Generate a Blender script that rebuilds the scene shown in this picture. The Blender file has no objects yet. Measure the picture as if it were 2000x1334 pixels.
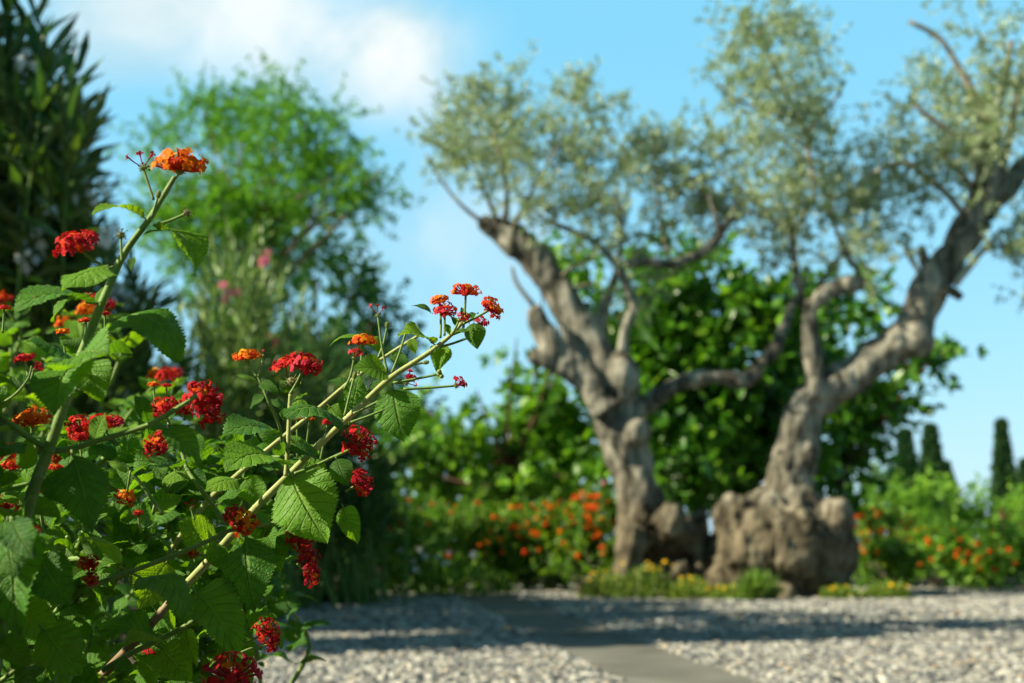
import bpy, bmesh, math, random
import numpy as np
from math import sin, cos, pi, radians, atan, sqrt
from mathutils import Vector, Matrix, noise

random.seed(7)
rng = np.random.default_rng(11)
scene = bpy.context.scene
COL = scene.collection

# ------------------------------------------------------------------ camera
FPX = 50.0 / 36.0 * 2000.0            # focal length in photo pixels (2000 wide)
CAMZ = 0.5
PITCH = atan((1060 - 667) / FPX)      # horizon at photo row 1060
cam_d = bpy.data.cameras.new("camera")
cam = bpy.data.objects.new("camera", cam_d)
COL.objects.link(cam)
cam_d.lens = 50
cam_d.sensor_width = 36
cam_d.clip_start = 0.02
cam_d.clip_end = 3000
cam_d.dof.use_dof = True
cam_d.dof.focus_distance = 1.42
cam_d.dof.aperture_fstop = 6.3
cam.location = (0, 0, CAMZ)
cam.rotation_euler = (pi / 2 + PITCH, 0, 0)
scene.camera = cam

# ------------------------------------------------------------------ sun and sky
SUN_EL = radians(35)
SUN_AZ = radians(14)                  # degrees behind the camera's left
to_sun = Vector((-cos(SUN_AZ) * cos(SUN_EL), -sin(SUN_AZ) * cos(SUN_EL), sin(SUN_EL)))
sd = bpy.data.lights.new("sun", 'SUN')
sd.energy = 5.0
sd.angle = radians(0.5)
sd.color = (1.0, 0.92, 0.70)
sun = bpy.data.objects.new("sun", sd)
COL.objects.link(sun)
sun.rotation_euler = to_sun.to_track_quat('Z', 'Y').to_euler()

world = bpy.data.worlds.new("World")
scene.world = world
world.use_nodes = True
wt = world.node_tree
wt.nodes.clear()


def N(t, kind, **kw):
    n = t.nodes.new(kind)
    for k, v in kw.items():
        if k == 'inp':
            for i, val in v.items():
                n.inputs[i].default_value = val
        else:
            setattr(n, k, v)
    return n


def L(t, a, ai, b, bi):
    t.links.new(a.outputs[ai], b.inputs[bi])


def M(t, op, a, b=None, c=None, clamp=False):
    """math node; each operand a (node, socket) pair or a number; returns (node, 0)"""
    n = t.nodes.new('ShaderNodeMath')
    n.operation = op
    n.use_clamp = clamp
    for i, v in enumerate((a, b, c)):
        if v is None:
            continue
        if isinstance(v, tuple):
            t.links.new(v[0].outputs[v[1]], n.inputs[i])
        else:
            n.inputs[i].default_value = v
    return (n, 0)


sky = N(wt, 'ShaderNodeTexSky', sky_type='NISHITA', sun_disc=False, sun_elevation=SUN_EL,
        sun_rotation=math.atan2(to_sun.x, to_sun.y) % (2 * pi), air_density=1.0, dust_density=0.6, ozone_density=1.6)
tint = N(wt, 'ShaderNodeMix', data_type='RGBA', blend_type='MULTIPLY', inp={0: 1.0})
tint.inputs[7].default_value = (0.63, 0.40, 0.275, 1)
L(wt, sky, 0, tint, 6)
wco = N(wt, 'ShaderNodeTexCoord')
wsep = N(wt, 'ShaderNodeSeparateXYZ')
L(wt, wco, 'Generated', wsep, 0)
yy = M(wt, 'MAXIMUM', (wsep, 1), 0.05)
tx = M(wt, 'DIVIDE', (wsep, 0), yy)       # tangent-plane direction (x/y, z/y)
tz = M(wt, 'DIVIDE', (wsep, 2), yy)
cmb = N(wt, 'ShaderNodeCombineXYZ')
L(wt, tx[0], 0, cmb, 0)
L(wt, tz[0], 0, cmb, 1)
nz = N(wt, 'ShaderNodeTexNoise', inp={'Scale': 5.5, 'Detail': 5.0, 'Roughness': 0.5, 'Distortion': 0.4})
L(wt, cmb, 0, nz, 'Vector')
nz2 = N(wt, 'ShaderNodeTexNoise', inp={'Scale': 9.0, 'Detail': 5.0, 'Roughness': 0.55, 'Distortion': 0.5})
L(wt, cmb, 0, nz2, 'Vector')


def sky_dir(x, y):
    a, b = (x - 1000) / FPX, (667 - y) / FPX
    d = cos(PITCH) - b * sin(PITCH)
    return a / d, (sin(PITCH) + b * cos(PITCH)) / d


cloud = None
for (cx, cy, rx, ry, amt) in ((400, 20, 330, 140, .75), (640, 110, 230, 130, .55), (775, 70, 110, 90, .45), (250, -80, 380, 150, .5),
                              (750, 200, 130, 70, .35), (830, 150, 170, 150, .28), (160, 60, 180, 120, .3), (860, 540, 330, 190, .42), (900, 400, 200, 130, .22), (1190, 20, 130, 45, .2), (330, 140, 200, 60, .2)):
    ux, uz = sky_dir(cx, cy)
    dx = M(wt, 'DIVIDE', M(wt, 'SUBTRACT', tx, ux), rx / FPX)
    dz = M(wt, 'DIVIDE', M(wt, 'SUBTRACT', tz, uz), ry / FPX)
    rr = M(wt, 'ADD', M(wt, 'MULTIPLY', dx, dx), M(wt, 'MULTIPLY', dz, dz))
    g = M(wt, 'MULTIPLY', M(wt, 'EXPONENT', M(wt, 'MULTIPLY', rr, -1.1)), amt)
    cloud = g if cloud is None else M(wt, 'ADD', cloud, g)
cl2 = M(wt, 'ADD', cloud, M(wt, 'MULTIPLY', M(wt, 'SUBTRACT', (nz, 0), 0.5), 1.35))
cmap = N(wt, 'ShaderNodeMapRange', interpolation_type='SMOOTHSTEP', inp={1: 0.02, 2: 1.25, 3: 0.0, 4: 1.0})
L(wt, cl2[0], 0, cmap, 0)
base_sky = N(wt, 'ShaderNodeMix', data_type='RGBA', blend_type='ADD', inp={0: 1.0})
base_sky.inputs[7].default_value = (0.92, 4.0, 5.9, 1)
L(wt, tint, 2, base_sky, 6)
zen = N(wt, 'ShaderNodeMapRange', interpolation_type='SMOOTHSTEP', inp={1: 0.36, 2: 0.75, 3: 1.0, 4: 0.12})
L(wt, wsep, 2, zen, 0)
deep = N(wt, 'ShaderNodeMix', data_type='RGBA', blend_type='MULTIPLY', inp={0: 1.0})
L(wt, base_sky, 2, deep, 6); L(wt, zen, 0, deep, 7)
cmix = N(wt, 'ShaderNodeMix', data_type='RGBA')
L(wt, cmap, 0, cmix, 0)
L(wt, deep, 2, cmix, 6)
ccol = N(wt, 'ShaderNodeMix', data_type='RGBA')
ccol.inputs[6].default_value = (3.9, 5.5, 6.0, 1)
ccol.inputs[7].default_value = (6.9, 7.2, 7.15, 1)
cvar = N(wt, 'ShaderNodeMapRange', interpolation_type='SMOOTHSTEP', inp={1: 0.33, 2: 0.64, 3: 0.0, 4: 1.0})
L(wt, nz2, 0, cvar, 0)
L(wt, cvar, 0, ccol, 0)
L(wt, ccol, 2, cmix, 7)
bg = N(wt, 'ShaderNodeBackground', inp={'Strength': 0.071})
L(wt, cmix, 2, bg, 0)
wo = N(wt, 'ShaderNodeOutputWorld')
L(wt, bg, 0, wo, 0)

scene.view_settings.view_transform = 'Standard'
scene.view_settings.look = 'None'
scene.view_settings.exposure = 1.02
scene.view_settings.gamma = 1.0
scene.view_settings.use_curve_mapping = False
scene.render.engine = 'CYCLES'
scene.cycles.use_denoising = True
scene.cycles.max_bounces = 6
scene.cycles.diffuse_bounces = 2
scene.cycles.transmission_bounces = 4
scene.cycles.glossy_bounces = 2


# ------------------------------------------------------------------ photo pixel -> place
def P(x, y, D):
    """the point seen at photo pixel (x, y) that stands D metres ahead"""
    a, b = (x - 1000) / FPX, (667 - y) / FPX
    t = D / (cos(PITCH) - b * sin(PITCH))
    return Vector((a * t, D, CAMZ + (sin(PITCH) + b * cos(PITCH)) * t))


def G(x, y):
    """the point of the ground seen at photo pixel (x, y)"""
    a, b = (x - 1000) / FPX, (667 - y) / FPX
    t = -CAMZ / (sin(PITCH) + b * cos(PITCH))
    return Vector((a * t, t * (cos(PITCH) - b * sin(PITCH)), 0))


def S(D):
    return D / FPX


# ------------------------------------------------------------------ objects, tags
def tag(o, label=None, cat=None, group=None, kind=None):
    if label: o['label'] = label
    if cat: o['category'] = cat
    if group: o['group'] = group
    if kind: o['kind'] = kind
    return o


def thing(name, loc, label, cat, group=None):
    o = bpy.data.objects.new(name, None)
    o.empty_display_size = 0.1
    COL.objects.link(o)
    o.location = loc
    return tag(o, label, cat, group)


def wpos(o):
    v = Vector((0, 0, 0))
    while o is not None:
        v += o.location
        o = o.parent
    return v


def link(name, me, parent=None, mat=None):
    """link a mesh whose vertices are in world space"""
    if mat is not None:
        if not isinstance(mat, (list, tuple)):
            mat = [mat]
        if len(me.materials) == 0:
            for m in mat:
                me.materials.append(m)
    o = bpy.data.objects.new(name, me)
    COL.objects.link(o)
    if parent is not None:
        o.parent = parent
        o.location = -wpos(parent)
    return o


def place(name, me, mw, parent):
    """link a shared mesh at world matrix mw under an unrotated parent chain"""
    o = bpy.data.objects.new(name, me)
    COL.objects.link(o)
    o.parent = parent
    o.matrix_basis = Matrix.Translation(-wpos(parent)) @ mw
    return o


class MB:
    def __init__(s):
        s.v = []; s.f = []; s.m = []

    def add(s, vs, fs, mi=0):
        b = len(s.v)
        s.v += [tuple(v) for v in vs]
        s.f += [tuple(i + b for i in f) for f in fs]
        s.m += [mi] * len(fs)

    def tube(s, pts, rad, n=8, mi=0, sub=4, cap=True, wob=0.0, seed=0):
        """smooth tube through points with a radius at each"""
        pts = [Vector(p) for p in pts]
        q, r = [], []
        for i in range(len(pts) - 1):
            p0 = pts[max(i - 1, 0)]; p1 = pts[i]; p2 = pts[i + 1]; p3 = pts[min(i + 2, len(pts) - 1)]
            for k in range(sub):
                t = k / sub
                q.append(0.5 * ((2 * p1) + (p2 - p0) * t + (2 * p0 - 5 * p1 + 4 * p2 - p3) * t * t + (3 * p1 - p0 - 3 * p2 + p3) * t ** 3))
                r.append(rad[i] * (1 - t) + rad[i + 1] * t)
        q.append(pts[-1]); r.append(rad[-1])
        vs, fs = [], []
        T = (q[1] - q[0]).normalized()
        A = T.orthogonal().normalized()
        for i, p in enumerate(q):
            T = (q[min(i + 1, len(q) - 1)] - q[max(i - 1, 0)])
            T = T.normalized() if T.length > 1e-9 else Vector((0, 0, 1))
            A = (A - T * A.dot(T))
            A = A.normalized() if A.length > 1e-6 else T.orthogonal().normalized()
            B = T.cross(A)
            for k in range(n):
                a = 2 * pi * k / n
                rr = r[i]
                if wob:
                    rr *= 1 + wob * noise.noise(Vector((cos(a) * 1.3 + seed, sin(a) * 1.3, i * 0.35)))
                vs.append(p + (A * cos(a) + B * sin(a)) * rr)
        for i in range(len(q) - 1):
            for k in range(n):
                fs.append((i * n + k, i * n + (k + 1) % n, (i + 1) * n + (k + 1) % n, (i + 1) * n + k))
        if cap:
            fs.append(tuple(range(n))[::-1])
            fs.append(tuple((len(q) - 1) * n + k for k in range(n)))
        s.add(vs, fs, mi)

    def blob(s, c, r, n=10, mi=0, rot=None):
        """ellipsoid; r a number or three radii"""
        if not isinstance(r, (tuple, list)):
            r = (r, r, r)
        vs, fs = [], []
        c = Vector(c)
        h = n // 2
        def tr(v):
            v = Vector((v[0] * r[0], v[1] * r[1], v[2] * r[2]))
            if rot: v = rot @ v
            return c + v
        vs.append(tr((0, 0, 1)))
        for i in range(1, h):
            a = pi * i / h
            for k in range(n):
                b = 2 * pi * k / n
                vs.append(tr((sin(a) * cos(b), sin(a) * sin(b), cos(a))))
        vs.append(tr((0, 0, -1)))
        for k in range(n):
            fs.append((0, 1 + k, 1 + (k + 1) % n))
        for i in range(h - 2):
            for k in range(n):
                a = 1 + i * n
                fs.append((a + k, a + n + k, a + n + (k + 1) % n, a + (k + 1) % n))
        e = len(vs) - 1
        a = 1 + (h - 2) * n
        for k in range(n):
            fs.append((e, a + (k + 1) % n, a + k))
        s.add(vs, fs, mi)

    def mesh(s, name, mats=None, smooth=True):
        me = bpy.data.meshes.new(name)
        me.from_pydata(s.v, [], s.f)
        for m in (mats or []):
            me.materials.append(m)
        if len(set(s.m)) > 1 or (s.m and s.m[0]):
            me.polygons.foreach_set('material_index', s.m)
        if smooth:
            me.polygons.foreach_set('use_smooth', [True] * len(me.polygons))
        me.update()
        return me


# ------------------------------------------------------------------ materials
def new_mat(name):
    m = bpy.data.materials.new(name)
    m.use_nodes = True
    m.node_tree.nodes.clear()
    return m, m.node_tree


def ramp(t, cols):
    r = t.nodes.new('ShaderNodeValToRGB')
    e = r.color_ramp.elements
    while len(e) > 1:
        e.remove(e[-1])
    e[0].position = cols[0][0]; e[0].color = (*cols[0][1], 1)
    for p, c in cols[1:]:
        k = e.new(p); k.color = (*c, 1)
    return r


def leaf_mat(name, cols, back, trans=0.3, rough=0.5, spec=0.35, tcol=(1.25, 1.35, 0.5)):
    """foliage made of many leaves; colour varies with the per-leaf 'rnd' value, underside its own colour"""
    m, t = new_mat(name)
    at = N(t, 'ShaderNodeAttribute', attribute_name='rnd')
    r = ramp(t, cols)
    L(t, at, 'Fac', r, 0)
    geo = N(t, 'ShaderNodeNewGeometry')
    mx = N(t, 'ShaderNodeMix', data_type='RGBA')
    L(t, geo, 'Backfacing', mx, 0)
    L(t, r, 0, mx, 6)
    mb = N(t, 'ShaderNodeMix', data_type='RGBA', inp={0: 0.75})
    mb.inputs[7].default_value = (*back, 1)
    L(t, r, 0, mb, 6)
    L(t, mb, 2, mx, 7)
    pb = N(t, 'ShaderNodeBsdfPrincipled', inp={'Roughness': rough, 'Specular IOR Level': spec})
    L(t, mx, 2, pb, 'Base Color')
    tc = N(t, 'ShaderNodeMix', data_type='RGBA', blend_type='MULTIPLY', inp={0: 1.0})
    tc.inputs[7].default_value = (*tcol, 1)
    L(t, r, 0, tc, 6)
    tr = N(t, 'ShaderNodeBsdfTranslucent')
    L(t, tc, 2, tr, 0)
    ms = N(t, 'ShaderNodeMixShader', inp={0: trans})
    L(t, pb, 0, ms, 1); L(t, tr, 0, ms, 2)
    out = N(t, 'ShaderNodeOutputMaterial')
    L(t, ms, 0, out, 0)
    return m


def noise_mat(name, cols, scale=8, detail=6, rough=0.8, bump=0.3, stretch=(1, 1, 1), dist=0.0, bscale=None, bdist=0.02, spec=0.3):
    m, t = new_mat(name)
    tc = N(t, 'ShaderNodeTexCoord')
    mp = N(t, 'ShaderNodeMapping')
    mp.inputs['Scale'].default_value = stretch
    L(t, tc, 'Object', mp, 0)
    nz = N(t, 'ShaderNodeTexNoise', inp={'Scale': scale, 'Detail': detail, 'Roughness': 0.6, 'Distortion': dist})
    L(t, mp, 0, nz, 'Vector')
    r = ramp(t, cols)
    L(t, nz, 0, r, 0)
    pb = N(t, 'ShaderNodeBsdfPrincipled', inp={'Roughness': rough, 'Specular IOR Level': spec})
    L(t, r, 0, pb, 'Base Color')
    n2 = N(t, 'ShaderNodeTexNoise', inp={'Scale': bscale or scale * 2.2, 'Detail': 6.0, 'Roughness': 0.65})
    L(t, mp, 0, n2, 'Vector')
    bp = N(t, 'ShaderNodeBump', inp={'Strength': bump, 'Distance': bdist})
    L(t, n2, 0, bp, 'Height')
    L(t, bp, 0, pb, 'Normal')
    out = N(t, 'ShaderNodeOutputMaterial')
    L(t, pb, 0, out, 0)
    return m


def lantana_leaf_mat():
    m, t = new_mat('lantana_leaf')
    uv = N(t, 'ShaderNodeUVMap')
    sp = N(t, 'ShaderNodeSeparateXYZ')
    L(t, uv, 0, sp, 0)
    u = M(t, 'ABSOLUTE', M(t, 'SUBTRACT', M(t, 'MULTIPLY', (sp, 0), 2.0), 1.0))
    v = (sp, 1)
    ph = M(t, 'SUBTRACT', M(t, 'MULTIPLY', M(t, 'POWER', v, 0.85), 8.5), M(t, 'MULTIPLY', M(t, 'POWER', u, 0.8), 1.7))
    fr = M(t, 'ABSOLUTE', M(t, 'SUBTRACT', M(t, 'FRACT', ph), 0.5))       # 0.5 on a vein, 0 between
    vein = N(t, 'ShaderNodeMapRange', interpolation_type='SMOOTHSTEP', inp={1: 0.40, 2: 0.5, 3: 0.0, 4: 1.0})
    L(t, fr[0], 0, vein, 0)
    mid = N(t, 'ShaderNodeMapRange', interpolation_type='SMOOTHSTEP', inp={1: 0.09, 2: 0.02, 3: 0.0, 4: 1.0})
    L(t, u[0], 0, mid, 0)
    veins = M(t, 'MAXIMUM', M(t, 'MULTIPLY', (vein, 0), 0.75), (mid, 0))
    # small cells between the veins
    cu = N(t, 'ShaderNodeCombineXYZ')
    L(t, M(t, 'MULTIPLY', (sp, 0), 13.0)[0], 0, cu, 0)
    L(t, M(t, 'MULTIPLY', v, 24.0)[0], 0, cu, 1)
    oi = N(t, 'ShaderNodeObjectInfo')
    L(t, M(t, 'MULTIPLY', (oi, 'Random'), 37.0)[0], 0, cu, 2)
    vo = N(t, 'ShaderNodeTexVoronoi', feature='DISTANCE_TO_EDGE', inp={'Scale': 1.0})
    L(t, cu, 0, vo, 'Vector')
    cell = N(t, 'ShaderNodeMapRange', interpolation_type='SMOOTHSTEP', inp={1: 0.0, 2: 0.35, 3: 0.0, 4: 1.0})
    L(t, vo, 'Distance', cell, 0)
    nz = N(t, 'ShaderNodeTexNoise', inp={'Scale': 0.25, 'Detail': 4.0})
    L(t, cu, 0, nz, 'Vector')
    hue = M(t, 'ADD', M(t, 'MULTIPLY', (oi, 'Random'), 0.6), M(t, 'MULTIPLY', (nz, 0), 0.4))
    r = ramp(t, [(0.1, (0.034, 0.13, 0.020)), (0.45, (0.080, 0.23, 0.018)), (0.75, (0.15, 0.33, 0.015)), (0.95, (0.24, 0.43, 0.016))])
    L(t, hue[0], 0, r, 0)
    spn = N(t, 'ShaderNodeTexNoise', inp={'Scale': 0.33, 'Detail': 2.0})
    L(t, cu, 0, spn, 'Vector')
    spm = N(t, 'ShaderNodeMapRange', interpolation_type='SMOOTHSTEP', inp={1: 0.70, 2: 0.78, 3: 0.0, 4: 0.8})
    L(t, spn, 0, spm, 0)
    spx = N(t, 'ShaderNodeMix', data_type='RGBA')
    L(t, spm, 0, spx, 0); L(t, r, 0, spx, 6)
    spx.inputs[7].default_value = (0.16, 0.12, 0.03, 1)
    vc = N(t, 'ShaderNodeMix', data_type='RGBA')
    L(t, M(t, 'MULTIPLY', veins, 0.55)[0], 0, vc, 0)
    L(t, spx, 2, vc, 6)
    vc.inputs[7].default_value = (0.27, 0.40, 0.08, 1)
    geo = N(t, 'ShaderNodeNewGeometry')
    und = N(t, 'ShaderNodeMix', data_type='RGBA')
    L(t, M(t, 'MULTIPLY', (geo, 'Backfacing'), 0.7)[0], 0, und, 0)
    L(t, vc, 2, und, 6)
    bk = N(t, 'ShaderNodeMix', data_type='RGBA')
    L(t, veins[0], 0, bk, 0)
    bk.inputs[6].default_value = (0.15, 0.25, 0.075, 1)
    bk.inputs[7].default_value = (0.34, 0.42, 0.17, 1)
    L(t, bk, 2, und, 7)
    pb = N(t, 'ShaderNodeBsdfPrincipled', inp={'Roughness': 0.55, 'Specular IOR Level': 0.32})
    L(t, und, 2, pb, 'Base Color')
    hgt = M(t, 'SUBTRACT', M(t, 'MULTIPLY', (cell, 0), 0.24), M(t, 'MULTIPLY', veins, 1.35))
    bp = N(t, 'ShaderNodeBump', inp={'Strength': 0.9, 'Distance': 0.0019})
    L(t, hgt[0], 0, bp, 'Height')
    L(t, bp, 0, pb, 'Normal')
    tcol = N(t, 'ShaderNodeMix', data_type='RGBA', blend_type='MULTIPLY', inp={0: 1.0})
    tcol.inputs[7].default_value = (2.3, 1.8, 0.35, 1)
    L(t, r, 0, tcol, 6)
    tr = N(t, 'ShaderNodeBsdfTranslucent')
    L(t, tcol, 2, tr, 0)
    L(t, bp, 0, tr, 'Normal')
    ms = N(t, 'ShaderNodeMixShader', inp={0: 0.46})
    L(t, pb, 0, ms, 1); L(t, tr, 0, ms, 2)
    out = N(t, 'ShaderNodeOutputMaterial')
    L(t, ms, 0, out, 0)
    return m


def petal_mat(name, a, b, trans=0.25):
    m, t = new_mat(name)
    at = N(t, 'ShaderNodeAttribute', attribute_name='rnd')
    r = ramp(t, [(0.0, a), (1.0, b)])
    L(t, at, 'Fac', r, 0)
    pb = N(t, 'ShaderNodeBsdfPrincipled', inp={'Roughness': 0.7, 'Specular IOR Level': 0.12})
    L(t, r, 0, pb, 'Base Color')
    tr = N(t, 'ShaderNodeBsdfTranslucent')
    L(t, r, 0, tr, 0)
    ms = N(t, 'ShaderNodeMixShader', inp={0: trans})
    L(t, pb, 0, ms, 1); L(t, tr, 0, ms, 2)
    out = N(t, 'ShaderNodeOutputMaterial')
    L(t, ms, 0, out, 0)
    return m


def bark_mat(name, cols, sc=1.0, bump=0.9):
    m, t = new_mat(name)
    tc = N(t, 'ShaderNodeTexCoord')
    mp = N(t, 'ShaderNodeMapping')
    mp.inputs['Scale'].default_value = (6.5 * sc, 6.5 * sc, 1.9 * sc)
    L(t, tc, 'Object', mp, 0)
    n1 = N(t, 'ShaderNodeTexNoise', inp={'Scale': 1.0, 'Detail': 8.0, 'Roughness': 0.62, 'Distortion': 1.2})
    L(t, mp, 0, n1, 'Vector')
    n2 = N(t, 'ShaderNodeTexNoise', inp={'Scale': 3.0 * sc, 'Detail': 3.0})
    L(t, tc, 'Object', n2, 'Vector')
    f = M(t, 'ADD', M(t, 'MULTIPLY', (n1, 0), 0.7), M(t, 'MULTIPLY', (n2, 0), 0.3))
    r = ramp(t, cols)
    L(t, f[0], 0, r, 0)
    # earth-brown weathering on the swollen base, with a ragged upper edge
    sz = N(t, 'ShaderNodeSeparateXYZ')
    L(t, tc, 'Object', sz, 0)
    hz = M(t, 'ADD', (sz, 2), M(t, 'MULTIPLY', (n2, 0), 0.9))
    mr = N(t, 'ShaderNodeMapRange', interpolation_type='SMOOTHSTEP', inp={1: 1.05, 2: 1.75, 3: 0.9, 4: 0.0})
    L(t, hz[0], 0, mr, 0)
    st = N(t, 'ShaderNodeMix', data_type='RGBA', blend_type='MULTIPLY')
    L(t, mr, 0, st, 0); L(t, r, 0, st, 6)
    st.inputs[7].default_value = (0.52, 0.45, 0.35, 1)
    pb = N(t, 'ShaderNodeBsdfPrincipled', inp={'Roughness': 0.9, 'Specular IOR Level': 0.15})
    L(t, st, 2, pb, 'Base Color')
    bp = N(t, 'ShaderNodeBump', inp={'Strength': bump, 'Distance': 0.03})
    L(t, n1, 0, bp, 'Height')
    L(t, bp, 0, pb, 'Normal')
    out = N(t, 'ShaderNodeOutputMaterial')
    L(t, pb, 0, out, 0)
    return m


MAT = {}
MAT['lleaf'] = lantana_leaf_mat()
MAT['lstem'] = noise_mat('lantana_stem_green', [(0.3, (0.10, 0.19, 0.035)), (0.55, (0.17, 0.26, 0.06)), (0.8, (0.25, 0.31, 0.11))], scale=60, rough=0.6, bump=0.4, bdist=0.001)
MAT['lwood'] = noise_mat('lantana_stem_pale', [(0.25, (0.20, 0.24, 0.06)), (0.5, (0.34, 0.37, 0.125)), (0.75, (0.47, 0.47, 0.20))], scale=45, rough=0.65, bump=0.5, bdist=0.0015)
MAT['lbrown'] = noise_mat('lantana_stem_brown', [(0.25, (0.10, 0.055, 0.025)), (0.5, (0.22, 0.14, 0.07)), (0.75, (0.42, 0.34, 0.20))], scale=45, rough=0.7, bump=0.6, bdist=0.002)
MAT['red'] = petal_mat('petal_red', (0.33, 0.004, 0.010), (0.62, 0.020, 0.018))
MAT['pinkred'] = petal_mat('petal_pink_red', (0.42, 0.012, 0.035), (0.62, 0.05, 0.075))
MAT['scarlet'] = petal_mat('petal_scarlet', (0.58, 0.03, 0.006), (0.72, 0.085, 0.008))
MAT['orange'] = petal_mat('petal_orange', (0.72, 0.10, 0.004), (0.85, 0.22, 0.006))
MAT['yellow'] = petal_mat('petal_yellow', (0.82, 0.26, 0.006), (0.88, 0.42, 0.02))
MAT['calyx'] = noise_mat('flower_calyx', [(0.3, (0.12, 0.19, 0.035)), (0.7, (0.30, 0.36, 0.10))], scale=120, rough=0.6, bump=0.3, bdist=0.0006)
MAT['spent'] = noise_mat('flower_spent', [(0.3, (0.10, 0.09, 0.03)), (0.7, (0.26, 0.27, 0.09))], scale=150, rough=0.7, bump=0.5, bdist=0.0006)
MAT['dry'] = noise_mat('flower_dry', [(0.3, (0.012, 0.008, 0.008)), (0.7, (0.06, 0.02, 0.02))], scale=150, rough=0.8, bump=0.3, bdist=0.0006)
MAT['bark'] = bark_mat('olive_bark', [(0.36, (0.022, 0.019, 0.014)), (0.45, (0.095, 0.087, 0.066)), (0.52, (0.215, 0.20, 0.158)), (0.64, (0.42, 0.395, 0.32))])
MAT['twig'] = noise_mat('twig_bark', [(0.3, (0.09, 0.07, 0.05)), (0.7, (0.30, 0.26, 0.19))], scale=30, rough=0.85, bump=0.4)
MAT['palewood'] = noise_mat('bare_wood', [(0.3, (0.36, 0.32, 0.24)), (0.7, (0.56, 0.51, 0.42))], scale=25, rough=0.8, bump=0.4)
MAT['brownbark'] = noise_mat('brown_bark', [(0.3, (0.045, 0.022, 0.012)), (0.7, (0.12, 0.06, 0.032))], scale=20, rough=0.85, bump=0.6)
MAT['olive'] = leaf_mat('olive_leaf', [(0.0, (0.11, 0.185, 0.065)), (0.35, (0.205, 0.305, 0.118)), (0.7, (0.335, 0.44, 0.19)), (0.96, (0.47, 0.55, 0.28)), (1.0, (0.36, 0.25, 0.09))],
                        (0.50, 0.58, 0.42), trans=0.34, rough=0.38, spec=0.5, tcol=(1.1, 1.1, 0.7))
MAT['oleander'] = leaf_mat('oleander_leaf', [(0.0, (0.022, 0.085, 0.014)), (0.5, (0.055, 0.145, 0.016)), (0.85, (0.11, 0.23, 0.02)), (1.0, (0.22, 0.33, 0.04))],
                           (0.08, 0.14, 0.06), trans=0.18, rough=0.34, spec=0.5)
MAT['oleander_pale'] = leaf_mat('oleander_young_leaf', [(0.0, (0.07, 0.17, 0.03)), (0.5, (0.15, 0.28, 0.05)), (1.0, (0.32, 0.42, 0.14))],
                                (0.16, 0.22, 0.10), trans=0.22, rough=0.4, spec=0.5)
MAT['feather'] = leaf_mat('feathery_leaf', [(0.0, (0.045, 0.16, 0.02)), (0.5, (0.10, 0.27, 0.016)), (1.0, (0.21, 0.40, 0.02))],
                          (0.10, 0.24, 0.05), trans=0.48, rough=0.5, spec=0.3)
MAT['darktree'] = leaf_mat('bluish_leaf', [(0.0, (0.030, 0.11, 0.042)), (0.5, (0.055, 0.17, 0.045)), (1.0, (0.12, 0.26, 0.05))],
                           (0.06, 0.15, 0.06), trans=0.28, rough=0.5, spec=0.3)
MAT['broad'] = leaf_mat('broad_leaf', [(0.0, (0.03, 0.115, 0.010)), (0.5, (0.065, 0.20, 0.012)), (0.85, (0.14, 0.33, 0.014)), (1.0, (0.24, 0.42, 0.025))],
                        (0.06, 0.16, 0.03), trans=0.36, rough=0.36, spec=0.5)
MAT['broad_light'] = leaf_mat('light_broad_leaf', [(0.0, (0.05, 0.16, 0.012)), (0.5, (0.115, 0.29, 0.016)), (1.0, (0.25, 0.45, 0.025))],
                              (0.10, 0.22, 0.04), trans=0.38, rough=0.42, spec=0.4)
MAT['hedge'] = leaf_mat('hedge_leaf', [(0.0, (0.035, 0.12, 0.012)), (0.5, (0.10, 0.23, 0.018)), (1.0, (0.25, 0.38, 0.03))],
                        (0.14, 0.24, 0.05), trans=0.42, rough=0.5, spec=0.35)
MAT['brightbush'] = leaf_mat('bright_bush_leaf', [(0.0, (0.08, 0.21, 0.018)), (0.5, (0.17, 0.36, 0.025)), (1.0, (0.30, 0.50, 0.05))],
                             (0.14, 0.27, 0.06), trans=0.36, rough=0.5, spec=0.3)
MAT['cypress'] = leaf_mat('cypress_leaf', [(0.0, (0.020, 0.060, 0.022)), (1.0, (0.055, 0.115, 0.035))], (0.04, 0.09, 0.03), trans=0.1, rough=0.7, spec=0.2)
MAT['weed'] = leaf_mat('weed_leaf', [(0.0, (0.09, 0.19, 0.02)), (0.6, (0.22, 0.32, 0.04)), (1.0, (0.40, 0.42, 0.08))], (0.14, 0.22, 0.05), trans=0.3)
MAT['grassblade'] = leaf_mat('grass_blade', [(0.0, (0.10, 0.23, 0.03)), (1.0, (0.26, 0.38, 0.08))], (0.2, 0.3, 0.08), trans=0.35)
MAT['white'] = petal_mat('petal_white', (0.66, 0.68, 0.66), (0.82, 0.82, 0.80), 0.3)
MAT['pink'] = petal_mat('petal_pink', (0.62, 0.10, 0.20), (0.75, 0.24, 0.32), 0.3)
MAT['magenta'] = petal_mat('petal_magenta', (0.32, 0.015, 0.09), (0.48, 0.04, 0.15), 0.3)
MAT['daisy'] = petal_mat('petal_bright_yellow', (0.78, 0.46, 0.006), (0.85, 0.58, 0.02), 0.2)
MAT['deadleaf'] = noise_mat('dead_leaf', [(0.3, (0.26, 0.12, 0.04)), (0.7, (0.46, 0.27, 0.10))], scale=60, rough=0.7, bump=0.4, bdist=0.002)


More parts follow.
